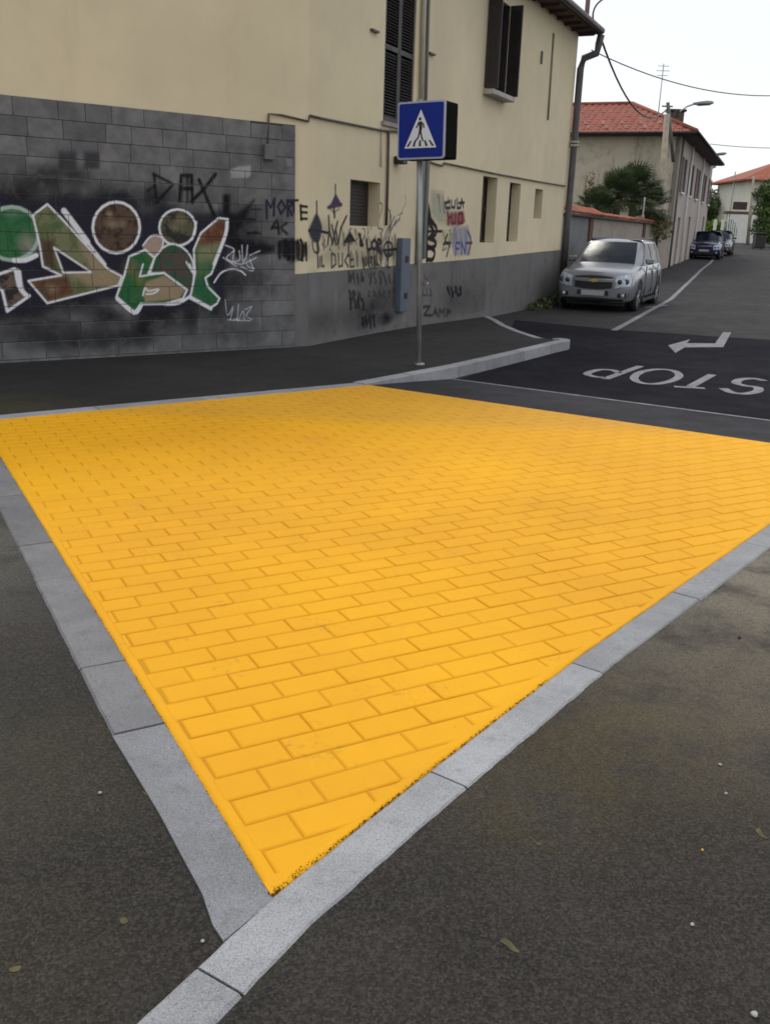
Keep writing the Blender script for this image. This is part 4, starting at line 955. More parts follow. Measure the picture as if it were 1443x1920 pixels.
bxo = MB().bbox((-HW, -.135, -HH), (HW, DP-.135, HH), .012, Ms).build('sign_box', M_box, sg)
def rrect(hw, hh, r, n=4):
    return [(sx*(hw-r)+r*math.cos(a), sz*(hh-r)+r*math.sin(a)) for sx, sz, a0 in ((1, 1, 0), (-1, 1, 90), (-1, -1, 180), (1, -1, 270)) for a in [R(a0+90*i/n) for i in range(n+1)]]
def plate(name, poly, y, t, m, parent):
    b = MB(); n = len(poly); vs = [(x, y, z) for x, z in poly]+[(x, y-t, z) for x, z in poly]
    b.add([tuple(Ms@Vector(v)) for v in vs], [tuple(range(n)), tuple(range(n, 2*n))[::-1]]+[(i, (i+1) % n, n+(i+1) % n, n+i) for i in range(n)])
    return b.build(name, m, parent)
plate('sign_frame', rrect(HW+.006, HH+.006, .03), -.136, .02, M_frame, sg)
fc = plate('sign_face', rrect(HW-.014, HH-.014, .025), -.1565, .004, M_blue, sg)
tri = [(-.205, -.185), (.205, -.185), (.0, .215)]
plate('white_triangle', tri, -.1608, .002, M_signw, fc)
b = MB()
def symb(poly): 
    n = len(poly); b.add([tuple(Ms@Vector((x, -.1640, z))) for x, z in poly], [tuple(range(n))])
hd = [(-.008+.017*math.cos(a), .118+.019*math.sin(a)) for a in np.linspace(0, 2*math.pi, 10)[:-1]]
symb(hd); symb([(-.03, .09), (.016, .092), (.022, .03), (.012, -.02), (-.022, -.02), (-.02, .03)])       # torso
symb([(-.03, .088), (-.018, .07), (-.05, .02), (-.063, .028)]); symb([(.016, .09), (.044, .06), (.05, .02), (.036, .02), (.026, .055), (.01, .07)])
symb([(-.022, -.02), (.0, -.02), (-.02, -.08), (-.06, -.12), (-.075, -.108), (-.036, -.07)]); symb([(-.006, -.02), (.014, -.02), (.026, -.07), (.044, -.115), (.026, -.12), (.006, -.07)])
for xt, xb in ((-.118, -.165), (-.065, -.085), (-.004, -.004), (.058, .083), (.115, .163)):
    wt, wb = .010, .016; symb([(xt-wt, -.105), (xt+wt, -.105), (xb+wb, -.168), (xb-wb, -.168)])
b.build('pedestrian_symbol', M_black, fc, recalc=False)
for z in (-.2, .2): MB().bbox((-.05, DP-.138, z-.02), (.05, DP-.12, z+.02), .004, Ms).build('pole_clamp', M_pole, sg)

# ------------------------------------------------------------ cars
def car(name, label, colr, loc, heading, L_=4.65, Wd=1.83, Ht=1.63, wb=2.76, plate_w=True, group=None, kind='mpv'):
    root = tag(empty(name, loc, heading), label, 'car', group)
    paint = MATS.get('paint'+name) 
    m, nt, bs, N = nodes('car_paint_'+name)
    k = mixc(nt, ramp(nt, noise(nt, 3, 3, .5, pos(nt)), .3, .7), tuple(x*.93 for x in colr), colr); nt.links.new(k, bs.inputs['Base Color'])
    bs.inputs['Metallic'].default_value = .45; bs.inputs['Roughness'].default_value = .24; bs.inputs['Coat Weight'].default_value = .35; bs.inputs['Coat Roughness'].default_value = .06
    paint = m
    hl = L_/2; hw = Wd/2; s = Ht/1.63
    st = [(hl, .60, .30, .70), (hl-.01, .78, .24, .80), (hl-.07, .88, .20, .875), (hl-.20, .955, .19, .92), (hl-.45, .985, .19, .96), (hl-.85, 1.0, .19, 1.01), (hl-1.25, 1.0, .2, 1.07), (hl-1.9, 1.0, .2, 1.08), (0, 1.0, .2, 1.08), (-hl+1.6, 1.0, .2, 1.09), (-hl+.8, .99, .2, 1.10), (-hl+.25, .95, .22, 1.10), (-hl+.05, .88, .26, 1.04), (-hl, .80, .32, .95)]
    rings = []
    for x, wf, zb, zt in st:
        w_ = hw*wf; zb *= s; zt *= s; half = [(0, zb), (w_*.80, zb), (w_*.95, zb+.07), (w_, zb+(zt-zb)*.35), (w_*.995, zb+(zt-zb)*.62), (w_*.965, zb+(zt-zb)*.88), (w_*.86, zt-.005), (w_*.5, zt+.02), (0, zt+.03)]
        rings.append([(x, y, z) for y, z in half]+[(x, -y, z) for y, z in half[-2:0:-1]])
    n = len(rings[0]); vs = [v for r in rings for v in r]; fs = [(i*n+k, i*n+(k+1) % n, (i+1)*n+(k+1) % n, (i+1)*n+k) for i in range(len(rings)-1) for k in range(n)]
    fs += [tuple(range(n))[::-1], tuple(range((len(rings)-1)*n, len(rings)*n))]
    body = MB().add(vs, fs, True).build('body', paint, root)
    xf, xr = wb/2+.02, -wb/2+.02; wr = .335*s
    md = body.modifiers.new('s', 'SUBSURF'); md.levels = 2; md.render_levels = 2; body.data.update()
    cuts = MB()
    for x in (xf, xr):
        for sy in (-1, 1): cuts.tube([(x, sy*(hw-.26), wr), (x, sy*(hw+.2), wr)], wr+.055, 24)
    co = cuts.build('cutter', None, root); bo = body.modifiers.new('b', 'BOOLEAN'); bo.object = co; bo.operation = 'DIFFERENCE'; bo.solver = 'EXACT'
    dg = bpy.context.evaluated_depsgraph_get(); nm = bpy.data.meshes.new_from_object(body.evaluated_get(dg)); body.modifiers.clear(); body.data = nm
    if not nm.materials: nm.materials.append(paint)
    bpy.data.objects.remove(co)
    for p in nm.polygons: p.use_smooth = True
    # cabin
    zb_, z2, z3, z4 = 1.04*s, 1.32*s, 1.555*s, 1.63*s
    lv = [(zb_, hl-1.12, -hl+.12, .90), (z2, hl-1.52, -hl+.22, .83), (z3, hl-1.93, -hl+.42, .735), (z4-.02, hl-2.15, -hl+.62, .62)]
    rr = []
    for z, a, c_, wf in lv:
        w_ = hw*wf; rr.append([(a, 0), (a-.03, w_*.45), (a-.12, w_*.85), (a-.26, w_*.985), (.2, w_*1.0), (-.9, w_*1.0), (c_+.25, w_*.97), (c_+.06, w_*.80), (c_, w_*.4), (c_, 0)])
    vs = []; full_ = []
    for (z, *_), h in zip(lv, rr): full_.append([(x, y, z) for x, y in h]+[(x, -y, z) for x, y in h[-2:0:-1]])
    n = len(full_[0]); vs = [v for r in full_ for v in r]+[(.0, 0, z4)]
    fs = [(i*n+k, i*n+(k+1) % n, (i+1)*n+(k+1) % n, (i+1)*n+k) for i in range(3) for k in range(n)]+[(3*n+k, 3*n+(k+1) % n, 4*n) for k in range(n)]
    cab = MB().add(vs, fs, True).build('cabin', paint, root)
    def patch(name, k0, k1, l0, l1, u0, u1, v0, v1, m_=mat('car_glass', (.006, .011, .022), .22, var=.05, spec=.12), off=.008, par=root):
        """glass patch laid over the cabin skin between ring points k0..k1, slightly proud"""
        b = MB(); nn = 5; ks = list(np.linspace(k0+u0, k1-u1, 9)); ls = list(np.linspace(l0+v0, l1-v1, 5)); g_ = []
        for l in ls:
            for k in ks:
                kk = int(math.floor(k)) ; tk = k-kk; ll = min(int(math.floor(l)), 2); tl = l-ll
                a_ = Vector(full_[ll][kk % n]).lerp(Vector(full_[ll][(kk+1) % n]), tk); c__ = Vector(full_[ll+1][kk % n]).lerp(Vector(full_[ll+1][(kk+1) % n]), tk)
                p = a_.lerp(c__, tl); cen = Vector((p.x*.6, 0, .9)); g_.append(p+(p-cen).normalized()*off)
        f_ = [(i*9+j, i*9+j+1, (i+1)*9+j+1, (i+1)*9+j) for i in range(4) for j in range(8)]
        return b.add(g_, f_, True).build(name, m_, par, recalc=False)
    patch('windscreen', -2, 2, 0, 2, .12, .12, .04, .06, off=.014)
    for sd_ in (1, -1):
        for nm_, a, c_ in (('front_side_window', 3.15, 4.45), ('rear_side_window', 4.55, 5.5), ('quarter_window', 5.6, 6.2)):
            if sd_ > 0: patch(nm_, a, c_, 0, 2, 0, 0, .12, .12, off=.012)
            else: patch(nm_, n-c_, n-a, 0, 2, 0, 0, .12, .12, off=.012)
    patch('rear_window', 7.6, 10.4, 0, 2, 0, 0, .2, .15)
    # wheels
    M_tyre = mat('tyre_rubber', (.018, .018, .018), .85, var=.2); M_rim = mat('alloy_rim', (.42, .43, .45), .35, metal=.7, var=.08)
    for x in (xf, xr):
        for sy in (-1, 1):
            yo = sy*(hw-.015); yi = sy*(hw-.22)
            b = MB(); prof = [(wr*.66, yo-sy*.01), (wr*.9, yo), (wr, yo-sy*.035), (wr, yi), (wr*.6, yi)]; N_ = 24; v_ = []; f_ = []
            for i in range(N_):
                a = 2*math.pi*i/N_; v_ += [(x+r_2*math.cos(a), y, wr+r_2*math.sin(a)) for r_2, y in prof]
            for i in range(N_):
                for k in range(4): f_.append((i*5+k, i*5+k+1, ((i+1) % N_)*5+k+1, ((i+1) % N_)*5+k))
            wo = b.add(v_, f_, True).build('wheel', M_tyre, root)
            r = MB(); 
            for i in range(5):
                a = 2*math.pi*i/5; c_, s_ = math.cos(a), math.sin(a)
                Mx = Matrix.Translation((x, 0, wr))@Matrix.Rotation(a, 4, 'Y')
                y0, y1 = sorted((yo-sy*.03, yo-sy*.008)); r.box((0, y0, -.035), (wr*.67, y1, .035), Mx)
            r.tube([(x, yo-sy*.05, wr), (x, yo-sy*.045, wr)], wr*.66, 20); r.tube([(x, yo-sy*.03, wr), (x, yo-sy*.002, wr)], .05, 12); r.build('rim', M_rim, wo)
            MB().tube([(x, sy*(hw-.25), wr), (x, sy*(hw-.24), wr)], wr+.05, 20).build('wheel_well', M_black, root)
    # front: everything is laid on the real skin of the nose
    from mathutils.bvhtree import BVHTree
    bt = BVHTree.FromPolygons([v.co.copy() for v in nm.vertices], [list(p.vertices) for p in nm.polygons])
    def skin(y, z):
        h_ = bt.ray_cast(Vector((hl+1, y, z)), Vector((-1, 0, 0)))[0]
        return h_.x if h_ is not None else hl-.4
    def fpatch(name, y0, y1, lo, hi, m_, off=.008, ny=10, nz=4, par=root, thick=.03):
        b = MB(); v_ = []; f_ = []
        for i in range(ny+1):
            y = y0+(y1-y0)*i/ny; za, zb_2 = (lo(y), hi(y))
            for k in range(nz+1):
                z = za+(zb_2-za)*k/nz; v_.append((skin(y, z)+off, y, z))
        for i in range(ny):
            for k in range(nz): f_.append((i*(nz+1)+k, i*(nz+1)+k+1, (i+1)*(nz+1)+k+1, (i+1)*(nz+1)+k))
        rim_ = [k for k in range(nz+1)]+[i*(nz+1)+nz for i in range(1, ny+1)]+[ny*(nz+1)+k for k in range(nz-1, -1, -1)]+[i*(nz+1) for i in range(ny-1, 0, -1)]
        n0 = len(v_); v_ += [(v_[q][0]-thick, v_[q][1], v_[q][2]) for q in rim_]
        for q in range(len(rim_)): f_.append((rim_[q], rim_[(q+1) % len(rim_)], n0+(q+1) % len(rim_), n0+q))
        return b.add(v_, f_, False).build(name, m_, par)
    M_chr = mat('chrome', (.5, .5, .5), .2, metal=1, var=.03); M_lamp = mat('headlamp_glass', (.55, .60, .68), .12, metal=.2, var=.25, scale=14, spec=.7)
    W9 = hw/.915
    C_ = lambda v: (lambda y: v*s)
    if kind == 'mpv':
        fpatch('upper_grille', -.44, .44, lambda y: .735+.02*abs(y), lambda y: .815-.05*abs(y)**2*3, M_black, .006)
        fpatch('grille_bar', -.46, .46, lambda y: .665+.05*abs(y), lambda y: .735+.02*abs(y), paint, .028); fpatch('chrome_trim', -.45, .45, lambda y: .728+.02*abs(y), lambda y: .742+.02*abs(y), M_chr, .034, nz=1)
        fpatch('lower_grille', -.43, .43, lambda y: .505+.18*abs(y)**2, lambda y: .66+.04*abs(y), M_black, .007)
        em = mat('gold_emblem', (.65, .45, .12), .3, metal=.6, var=.05); b = MB(); x = skin(0, .70)+.04
        b.prism([(-.10, -.02), (-.035, -.02), (-.028, -.04), (.035, -.04), (.028, -.02), (.10, -.02), (.085, .02), (.035, .02), (.028, .04), (-.035, .04), (-.028, .02), (-.085, .02)], -.012, .012, Matrix.Translation((x, 0, .70))@Matrix(((0, 0, 1, 0), (1, 0, 0, 0), (0, 1, 0, 0), (0, 0, 0, 1)))); b.build('emblem', em, root)
        fpatch('bumper_intake', -.70, .70, lambda y: .215+.06*abs(y), lambda y: .325-.03*abs(y), M_black, .012)
        pz = .42
    else:
        fpatch('upper_grille', -.36, .36, C_(.66), C_(.76), M_black, .006); fpatch('chrome_trim', -.37, .37, C_(.755), C_(.775), M_chr, .014, nz=1)
        fpatch('bumper_intake', -.58, .58, C_(.26), C_(.42), M_black, .01); pz = .5*s
    for sy in (-1, 1):
        ya, yb = (sy*.50*W9, sy*.865*W9)
        hlp = fpatch('headlight', ya, yb, lambda y: (.545+.20*(abs(y)/W9-.50))*s, lambda y: (.80+.24*(abs(y)/W9-.50))*s, M_lamp, .012, ny=8, nz=6)
        for yy, rr_ in ((.60, .055), (.74, .062)):
            y = sy*yy*W9; z = (.69+.05*(yy-.6))*s; x = skin(y, z)+.008; MB().tube([(x-.02, y, z), (x+.012, y, z)], rr_, 12).build('lamp_reflector', mat('lamp_dark', (.05, .06, .08), .2, spec=.6), hlp)
        y = sy*.68*W9; x = skin(y, .38*s); MB().tube([(x-.03, y, .385*s), (x+.012, y, .385*s)], .045, 12).build('fog_light', M_lamp, root)
        fpatch('fog_recess', sy*.57*W9, sy*.80*W9, C_(.335), C_(.43), M_black, .004, ny=4, nz=2)
        # mirror, sills, handles
        mr = MB().bbox((hl-1.72, sy*(hw+.03)-.09, 1.06*s), (hl-1.60, sy*(hw+.03)+.11, 1.20*s), .03); mr.build('mirror', paint, root)
        MB().box((xr+wr+.08, sy*hw-.02, .2), (xf-wr-.08, sy*hw+.012, .27)).build('sill_trim', M_black, root)
        for x in (hl-2.35, hl-3.15): MB().bbox((x-.09, sy*(hw-.005)-.015, .93*s), (x+.09, sy*(hw-.005)+.022, .96*s), .006).build('door_handle', M_chr if kind == 'mpv' else paint, root)
        for x in (hl-1.58, hl-2.5, hl-3.3): MB().box((x-.005, sy*hw-.02, .3), (x+.005, sy*hw+.002, 1.02*s)).build('door_seam', M_black, root)
        rl = MB().tube([(hl-2.2, sy*hw*.66, z3+.055), (hl-2.3, sy*hw*.66, z4+.02), (-hl+.9, sy*hw*.66, z4+.02), (-hl+.75, sy*hw*.66, z3+.04)], .018, 6)
        if kind == 'mpv': rl.build('roof_rail', mat('rail_grey', (.12, .12, .13), .5), root)
        MB().bbox((-hl-.005, sy*hw*.62-.12, .85*s), (-hl+.10, sy*hw*.62+.12, 1.02*s), .02).build('tail_light', mat('tail_red', (.25, .01, .01), .3), root)
    px_ = skin(0, pz)+.012; MB().bbox((px_-.02, -.26, pz-.055), (px_+.012, .26, pz+.055), .004).build('licence_plate', mat('plate_grey', (.42, .42, .43), .5), root)
    for yy in ((-.36, -.285), (.285, .36)): MB().bbox((px_-.04, yy[0], pz-.05), (px_+.006, yy[1], pz+.06), .01).build('bumper_block', M_black, root)
    MB().box((-hl+.2, -hw+.25, .14), (hl-.25, hw-.25, .3)).build('underbody', M_black, root)
    # windscreen tax disc and dashboard papers
    if kind == 'mpv':
        MB().add([(hl-1.62, -.02, 1.30), (hl-1.60, .12, 1.30), (hl-1.76, .10, 1.42), (hl-1.78, -.02, 1.42)], [(0, 1, 2, 3)]).build('windscreen_sticker', mat('paper_grey', (.35, .38, .40), .6), root) if False else None
    return root
fd = np.array([-.405, -.914]); hd_ = math.atan2(fd[1], fd[0])
car('silver_car', 'silver family car parked facing us beside the corner house', (.25, .265, .295), (5.56, 24.15, zg(23.5)), hd_)
fd2 = -np.array([.372, .928])
fp = np.array([16.85, 52.6])-fd2*2.0
car('blue_car', 'dark blue hatchback parked further up the street by the pale house', (.012, .018, .075), (float(fp[0]), float(fp[1]), zg(53.5)+.005), math.atan2(fd2[1], fd2[0])-.0, L_=4.05, Wd=1.72, Ht=1.47, wb=2.5, kind='hatch')
f3 = fp-fd2*6.2
car('grey_car', 'barely seen grey car parked behind the dark blue hatchback', (.10, .11, .12), (float(f3[0])+.25, float(f3[1]), zg(60)+.005), math.atan2(fd2[1], fd2[0]), L_=4.2, Wd=1.75, Ht=1.46, wb=2.55, kind='hatch')

# ------------------------------------------------------------ garden wall between the houses
Eh = np.array(W2.w(12.82, 0, -.05)[:2])
B2 = np.array([12.2, 43.0])
gd = (B2-Eh)/np.linalg.norm(B2-Eh); WG = Plane(Eh, gd)
gw = tag(empty('garden_wall', (float(Eh[0]), float(Eh[1]), -.15)), 'stained garden wall with brown posts and a terracotta tile coping behind the silver car', 'wall')
GI = Matrix.Translation(-Vector(gw.location)); LG = float(np.linalg.norm(B2-Eh)); MG = GI@WG.mat()
M_gw = plaster('garden_wall_plaster', (.34, .30, .255), dirt_and_dull=(.13, .10, .08), amt=.5, streak=.7, sc=1.5); M_gw2 = plaster('garden_wall_grey', (.20, .20, .205), dirt_and_dull=(.10, .10, .10), amt=.5, streak=.6, sc=1.5)
M_post = mat('brown_red_post', (.115, .042, .028), .8, var=.3, scale=4)
sp1 = WG.sz(1105, 430)[0]; sp2 = WG.sz(1205, 440)[0]
segs = [(0, sp1-.22, M_gw2), (sp1+.22, sp2-.25, M_gw), (sp2+.25, LG-.02, M_gw)]
def zgs(s): p = WG.p+WG.e*s; return zg(p[1])
for a, c_, m_ in segs:
    MB().box((a, -.22, -.3), (c_, 0, 2.02), MG@Matrix.Translation((0, 0, 0))).build('wall_panel', m_, gw)
for s_ in (sp1, sp2): MB().bbox((s_-.22, -.24, -.3), (s_+.22, .05, 2.06), .01, MG).build('post', M_post, gw)
def tiles_row(parent, M, s0, s1, y0, y1, zlo, zhi, step=.21, name='coping_tile', m_=None, cap=300):
    s = s0; me = None
    while s < s1-.02:
        if me is None:
            b = MB(); N_ = 6; v_ = []
            for t, (y, z) in enumerate(((y0, zlo), (y1, zhi))):
                for r_2 in (.105, .085):
                    for i in range(N_+1):
                        a = math.pi*i/N_; v_.append((-math.cos(a)*r_2*(1-.1*t), y, z+math.sin(a)*r_2*.62))
            k = N_+1; f_ = []
            for i in range(N_): f_ += [(i, i+1, 2*k+i+1, 2*k+i), (k+i, 3*k+i, 3*k+i+1, k+i+1), (i, k+i, k+i+1, i+1), (2*k+i, 2*k+i+1, 3*k+i+1, 3*k+i)]
            f_ += [(0, 2*k, 3*k, k), (k-1, 2*k-1, 4*k-1, 3*k-1)]
            o = b.add(v_, f_, False).build(name, m_ or M_tile, parent); me = o.data
        else:
            o = bpy.data.objects.new(name, me); col.objects.link(o); o.parent = parent
        o.matrix_local = M@Matrix.Translation((s+random.uniform(-.01, .01), 0, random.uniform(-.006, .006)))@Matrix.Rotation(random.uniform(-.02, .02), 4, 'Z'); s += step
MB().box((-.0, -.32, 2.03), (LG-.05, .12, 2.08), MG).build('coping_slab', M_wood, gw)
tiles_row(gw, MG, .1, sp1+1.2, .17, -.20, 2.09, 2.26); tiles_row(gw, MG, sp1+1.4, LG-.2, .13, -.2, 2.085, 2.16, .26)
# thin steel pipe standing on the wall
s_, z_ = WG.sz(1208, 415)
tag(MB().tube([WG.w(s_, 2.1, -.1), WG.w(s_+.02, 2.95, -.1)], .03, 6).build('vent_pipe', M_white, None), 'thin white pipe rising above the garden wall coping by the palms', 'pipe')

# ------------------------------------------------------------ pale house further up
H2 = Plane(B2, (.372, .928)); L2 = 17.5; n2 = H2.n; zb2 = zg(43)-.3
ho = tag(empty('pale_house', (float(B2[0]), float(B2[1]), zb2)), 'weathered pale house with red tiled hipped roof beyond the garden wall', 'house')
I2 = Matrix.Translation(-Vector(ho.location)); M_h2s = plaster('stained_plaster', (.52, .47, .365), dirt_and_dull=(.20, .165, .115), amt=.6, streak=.75, sc=.9); M_h2f = plaster('pinkish_plaster', (.46, .41, .37), dirt_and_dull=(.24, .21, .19), amt=.4, streak=.5, sc=.8)
eaveZ = H2.sz(1256, 229)[1]-.0
S2p = Plane(B2-np.array([-H2.n[0]*0, 0])*0, (-H2.n[0], -H2.n[1]))          # side wall runs back from the corner
S2p.n = -H2.e.copy()
hol = [(1.9, 3.0, 3.55, 5.0), (5.6, 6.8, 3.55, 5.0), (9.6, 10.8, 3.55, 5.0), (14, 15.2, 3.55, 5.0), (18.5, 19.7, 3.55, 5.0), (2.6, 3.7, .25, 2.45), (7.8, 9.0, .4, 2.6), (12.5, 13.5, 1.2, 2.6), (17, 18.2, .6, 2.8)]
wall('front_wall', H2, 0, L2, zb2, eaveZ, hol, M_h2f, ho, inv=I2, thick=.22)
SW = 14.0
b = MB(); Mx = I2@Matrix(((S2p.e[0], S2p.n[0], 0, B2[0]), (S2p.e[1], S2p.n[1], 0, B2[1]), (0, 0, 1, 0), (0, 0, 0, 1)))
b.add([tuple(Mx@Vector(v)) for v in ((0, 0, zb2), (SW, 0, zb2), (SW, 0, eaveZ), (0, 0, eaveZ))], [(0, 1, 2, 3)]); b.build('side_wall', M_h2s, ho, recalc=False)
b = MB(); b.add([tuple(Mx@Vector(v)) for v in ((SW, 0, zb2), (SW, -L2, zb2), (SW, -L2, eaveZ), (SW, 0, eaveZ), (0, -L2, zb2), (0, -L2, eaveZ))], [(0, 1, 2, 3), (1, 4, 5, 2)]); b.build('rear_wall', M_h2s, ho, recalc=False)
M2b = I2@H2.mat(); M_sh2 = mat('brown_shutter', (.085, .045, .038), .6, var=.25)
for (a, c_, d, e) in hol:
    top = d > 3
    wn_ = MB().box((a, -.20, d), (c_, -.18, e), M2b).build('window' if top or d > 1 else 'door', M_glass if top else M_wood, ho)
    if top:
        for q, sg_ in ((a, -1), (c_, 1)):
            x0, x1 = sorted((q, q+sg_*.52)); MB().box((x0, .01, d), (x1, .05, e), M2b).build('shutter', M_sh2, wn_)
        MB().box((a-.05, -.02, d-.08), (c_+.05, .10, d-.003), M2b).build('sill', M_white, wn_)
# hipped roof with visible tile courses
ovr = .66; rz0 = eaveZ+.02
def P2(s, y, z): return tuple(I2@Vector(H2.w(s, z, y)))    # s along street, y outward
rh = 1.72; rdg0 = 4.3; rdg1 = L2-4.2
c0, c1q, c2q, c3 = (-ovr, ovr), (L2+ovr, ovr), (L2+ovr, -SW-ovr), (-ovr, -SW-ovr)
b = MB(); mD = 9.3; ry0 = -2.9; ry1 = -SW+3
b.add([P2(-ovr, ovr, rz0), P2(mD, ovr, rz0), P2(mD, -SW-ovr, rz0), P2(-ovr, -SW-ovr, rz0), P2(rdg0, ry0, rz0+rh), P2(rdg0, ry1, rz0+rh)], [(0, 1, 4), (1, 2, 5, 4), (2, 3, 5), (3, 0, 4, 5)])
b.add([P2(mD-.6, ovr, rz0), P2(L2+ovr, ovr, rz0), P2(L2+ovr, -9.0, rz0), P2(mD-.6, -9.0, rz0), P2(mD-3, -4.1, rz0+1.45), P2(L2-3.5, -4.1, rz0+1.45)], [(0, 1, 5, 4), (1, 2, 5), (2, 3, 4, 5)])
roof2 = b.build('roof', M_tile, ho)
b = MB(); b.add([P2(-ovr, ovr, rz0-.10), P2(L2+ovr, ovr, rz0-.10), P2(L2+ovr, -SW-ovr, rz0-.10), P2(-ovr, -SW-ovr, rz0-.10), P2(*c0, rz0-.004), P2(*c1q, rz0-.004), P2(*c2q, rz0-.004), P2(*c3, rz0-.004)], [(0, 1, 2, 3), (0, 1, 5, 4), (1, 2, 6, 5), (2, 3, 7, 6), (3, 0, 4, 7)]); b.build('soffit', M_wood, ho)
# barrel tile ribs and course steps on the side facing the crossing (joined: single tiles are under ten pixels here)
b = MB(); A = Vector(P2(*c3, rz0)); Bq = Vector(P2(*c0, rz0)); Ap = Vector(P2(rdg0, ry0, rz0+rh)); Aq = Vector(P2(rdg0, ry1, rz0+rh)); nn = (Bq-A).cross(Ap-A).normalized(); nn = nn if nn.z > 0 else -nn
nrow = 12
def rp_(u, t_): # u along the eave, t_ up the slope
    lo_ = A.lerp(Bq, u); return lo_+(Ap-Bq)*0+up_*t_
dE = (Bq-A).normalized(); W_ = (Bq-A).length; up_ = (Ap-Bq)-dE*((Ap-Bq).dot(dE)); hipR = -(Ap-Bq).dot(dE); hipL = (Aq-A).dot(dE)
for i in range(nrow):
    t0_, t1_2 = i/nrow, (i+1)/nrow; u0 = hipL*t0_; u1 = W_-hipR*t0_; x_ = math.ceil(u0/.32)*.32
    while x_+.32 < u1:
        p00 = A+dE*(x_+.03)+up_*t0_; p10 = A+dE*(x_+.29)+up_*t0_; upv = up_*(t1_2-t0_); h_ = .05+random.uniform(-.008, .008)
        b.add([p00+nn*.01, (p00*.7+p10*.3)+nn*h_, (p00*.3+p10*.7)+nn*h_, p10+nn*.01, p00+upv+nn*.004, (p00*.7+p10*.3)+upv+nn*.03, (p00*.3+p10*.7)+upv+nn*.03, p10+upv+nn*.004], [(0, 1, 5, 4), (1, 2, 6, 5), (2, 3, 7, 6), (0, 3, 2, 1)]); x_ += .32
o = b.build('roof_tiles', mat('terracotta_tile_bright', (.33, .09, .058), .85, var=.35, scale=5), roof2); o['kind'] = 'stuff'
b = MB(); snow = mat('pale_snow_hook', (.55, .42, .33), .7)
for row_ in (1.3, 3.0):
    for j in range(16):
        t_ = row_/nrow; p = Bq-dE*(1.4+j*.82+.3*(row_ > 2))+up_*t_+nn*.05
        b.box(p-Vector((.05, .05, 0)), p+Vector((.05, .05, .11)))
o = b.build('snow_guards', snow, roof2); o['kind'] = 'stuff'
b = MB(); b.tube([Bq+nn*.05, Ap+nn*.05], .09, 6); b.tube([Ap+nn*.05, Aq+nn*.05], .09, 6); b.build('ridge_tiles', M_tile, roof2)
b = MB(); cbx = Vector(P2(1.6, -1.6, 0)); MB().bbox((cbx.x-.35, cbx.y-.35, rz0+.3-0-zb2*0), (cbx.x+.35, cbx.y+.35, rz0+1.35), .02).build('chimney', mat('dark_chimney', (.10, .08, .065), .9, var=.3), ho) if False else None
pc = I2@Vector(H2.w(2.2, 0, -.6)); zc_ = rz0-zb2
ch = MB().bbox((pc.x-.3, pc.y-.3, zc_+.2), (pc.x+.3, pc.y+.3, zc_+1.1), .02).build('chimney', mat('dark_chimney', (.10, .08, .065), .9, var=.3), ho)
MB().bbox((pc.x-.38, pc.y-.38, zc_+1.1), (pc.x+.38, pc.y+.38, zc_+1.2), .02).build('chimney_cap', M_black, ch)
for s_ in (.25, 5.0, 12.0): MB().tube([M2b@Vector((s_, .08, eaveZ-.1)), M2b@Vector((s_, .08, zb2+.3))], .05, 8).build('downpipe', M_white if s_ > 1 else M_duct, ho)
MB().tube([Vector(P2(-ovr, ovr+.05, rz0-.02)), Vector(P2(L2+ovr, ovr+.05, rz0-.02))], .07, 8).build('gutter', M_dark, ho)
MB().tube([Vector(P2(-ovr-.05, ovr, rz0-.03)), Vector(P2(-ovr-.05, -SW-ovr, rz0-.03))], .06, 8).build('gutter', M_dark, ho)
an = Vector(P2(4.0, -1.6, rz0+1.0)); b = MB(); b.tube([an, an+Vector((0, 0, 2.4))], .022, 6)
for dz, ln_ in ((2.3, .5), (2.1, .6), (1.9, .5)): b.tube([an+Vector((-ln_/2, 0, dz)), an+Vector((ln_/2, 0, dz))], .014, 6)
b.build('aerial', M_pole, ho)

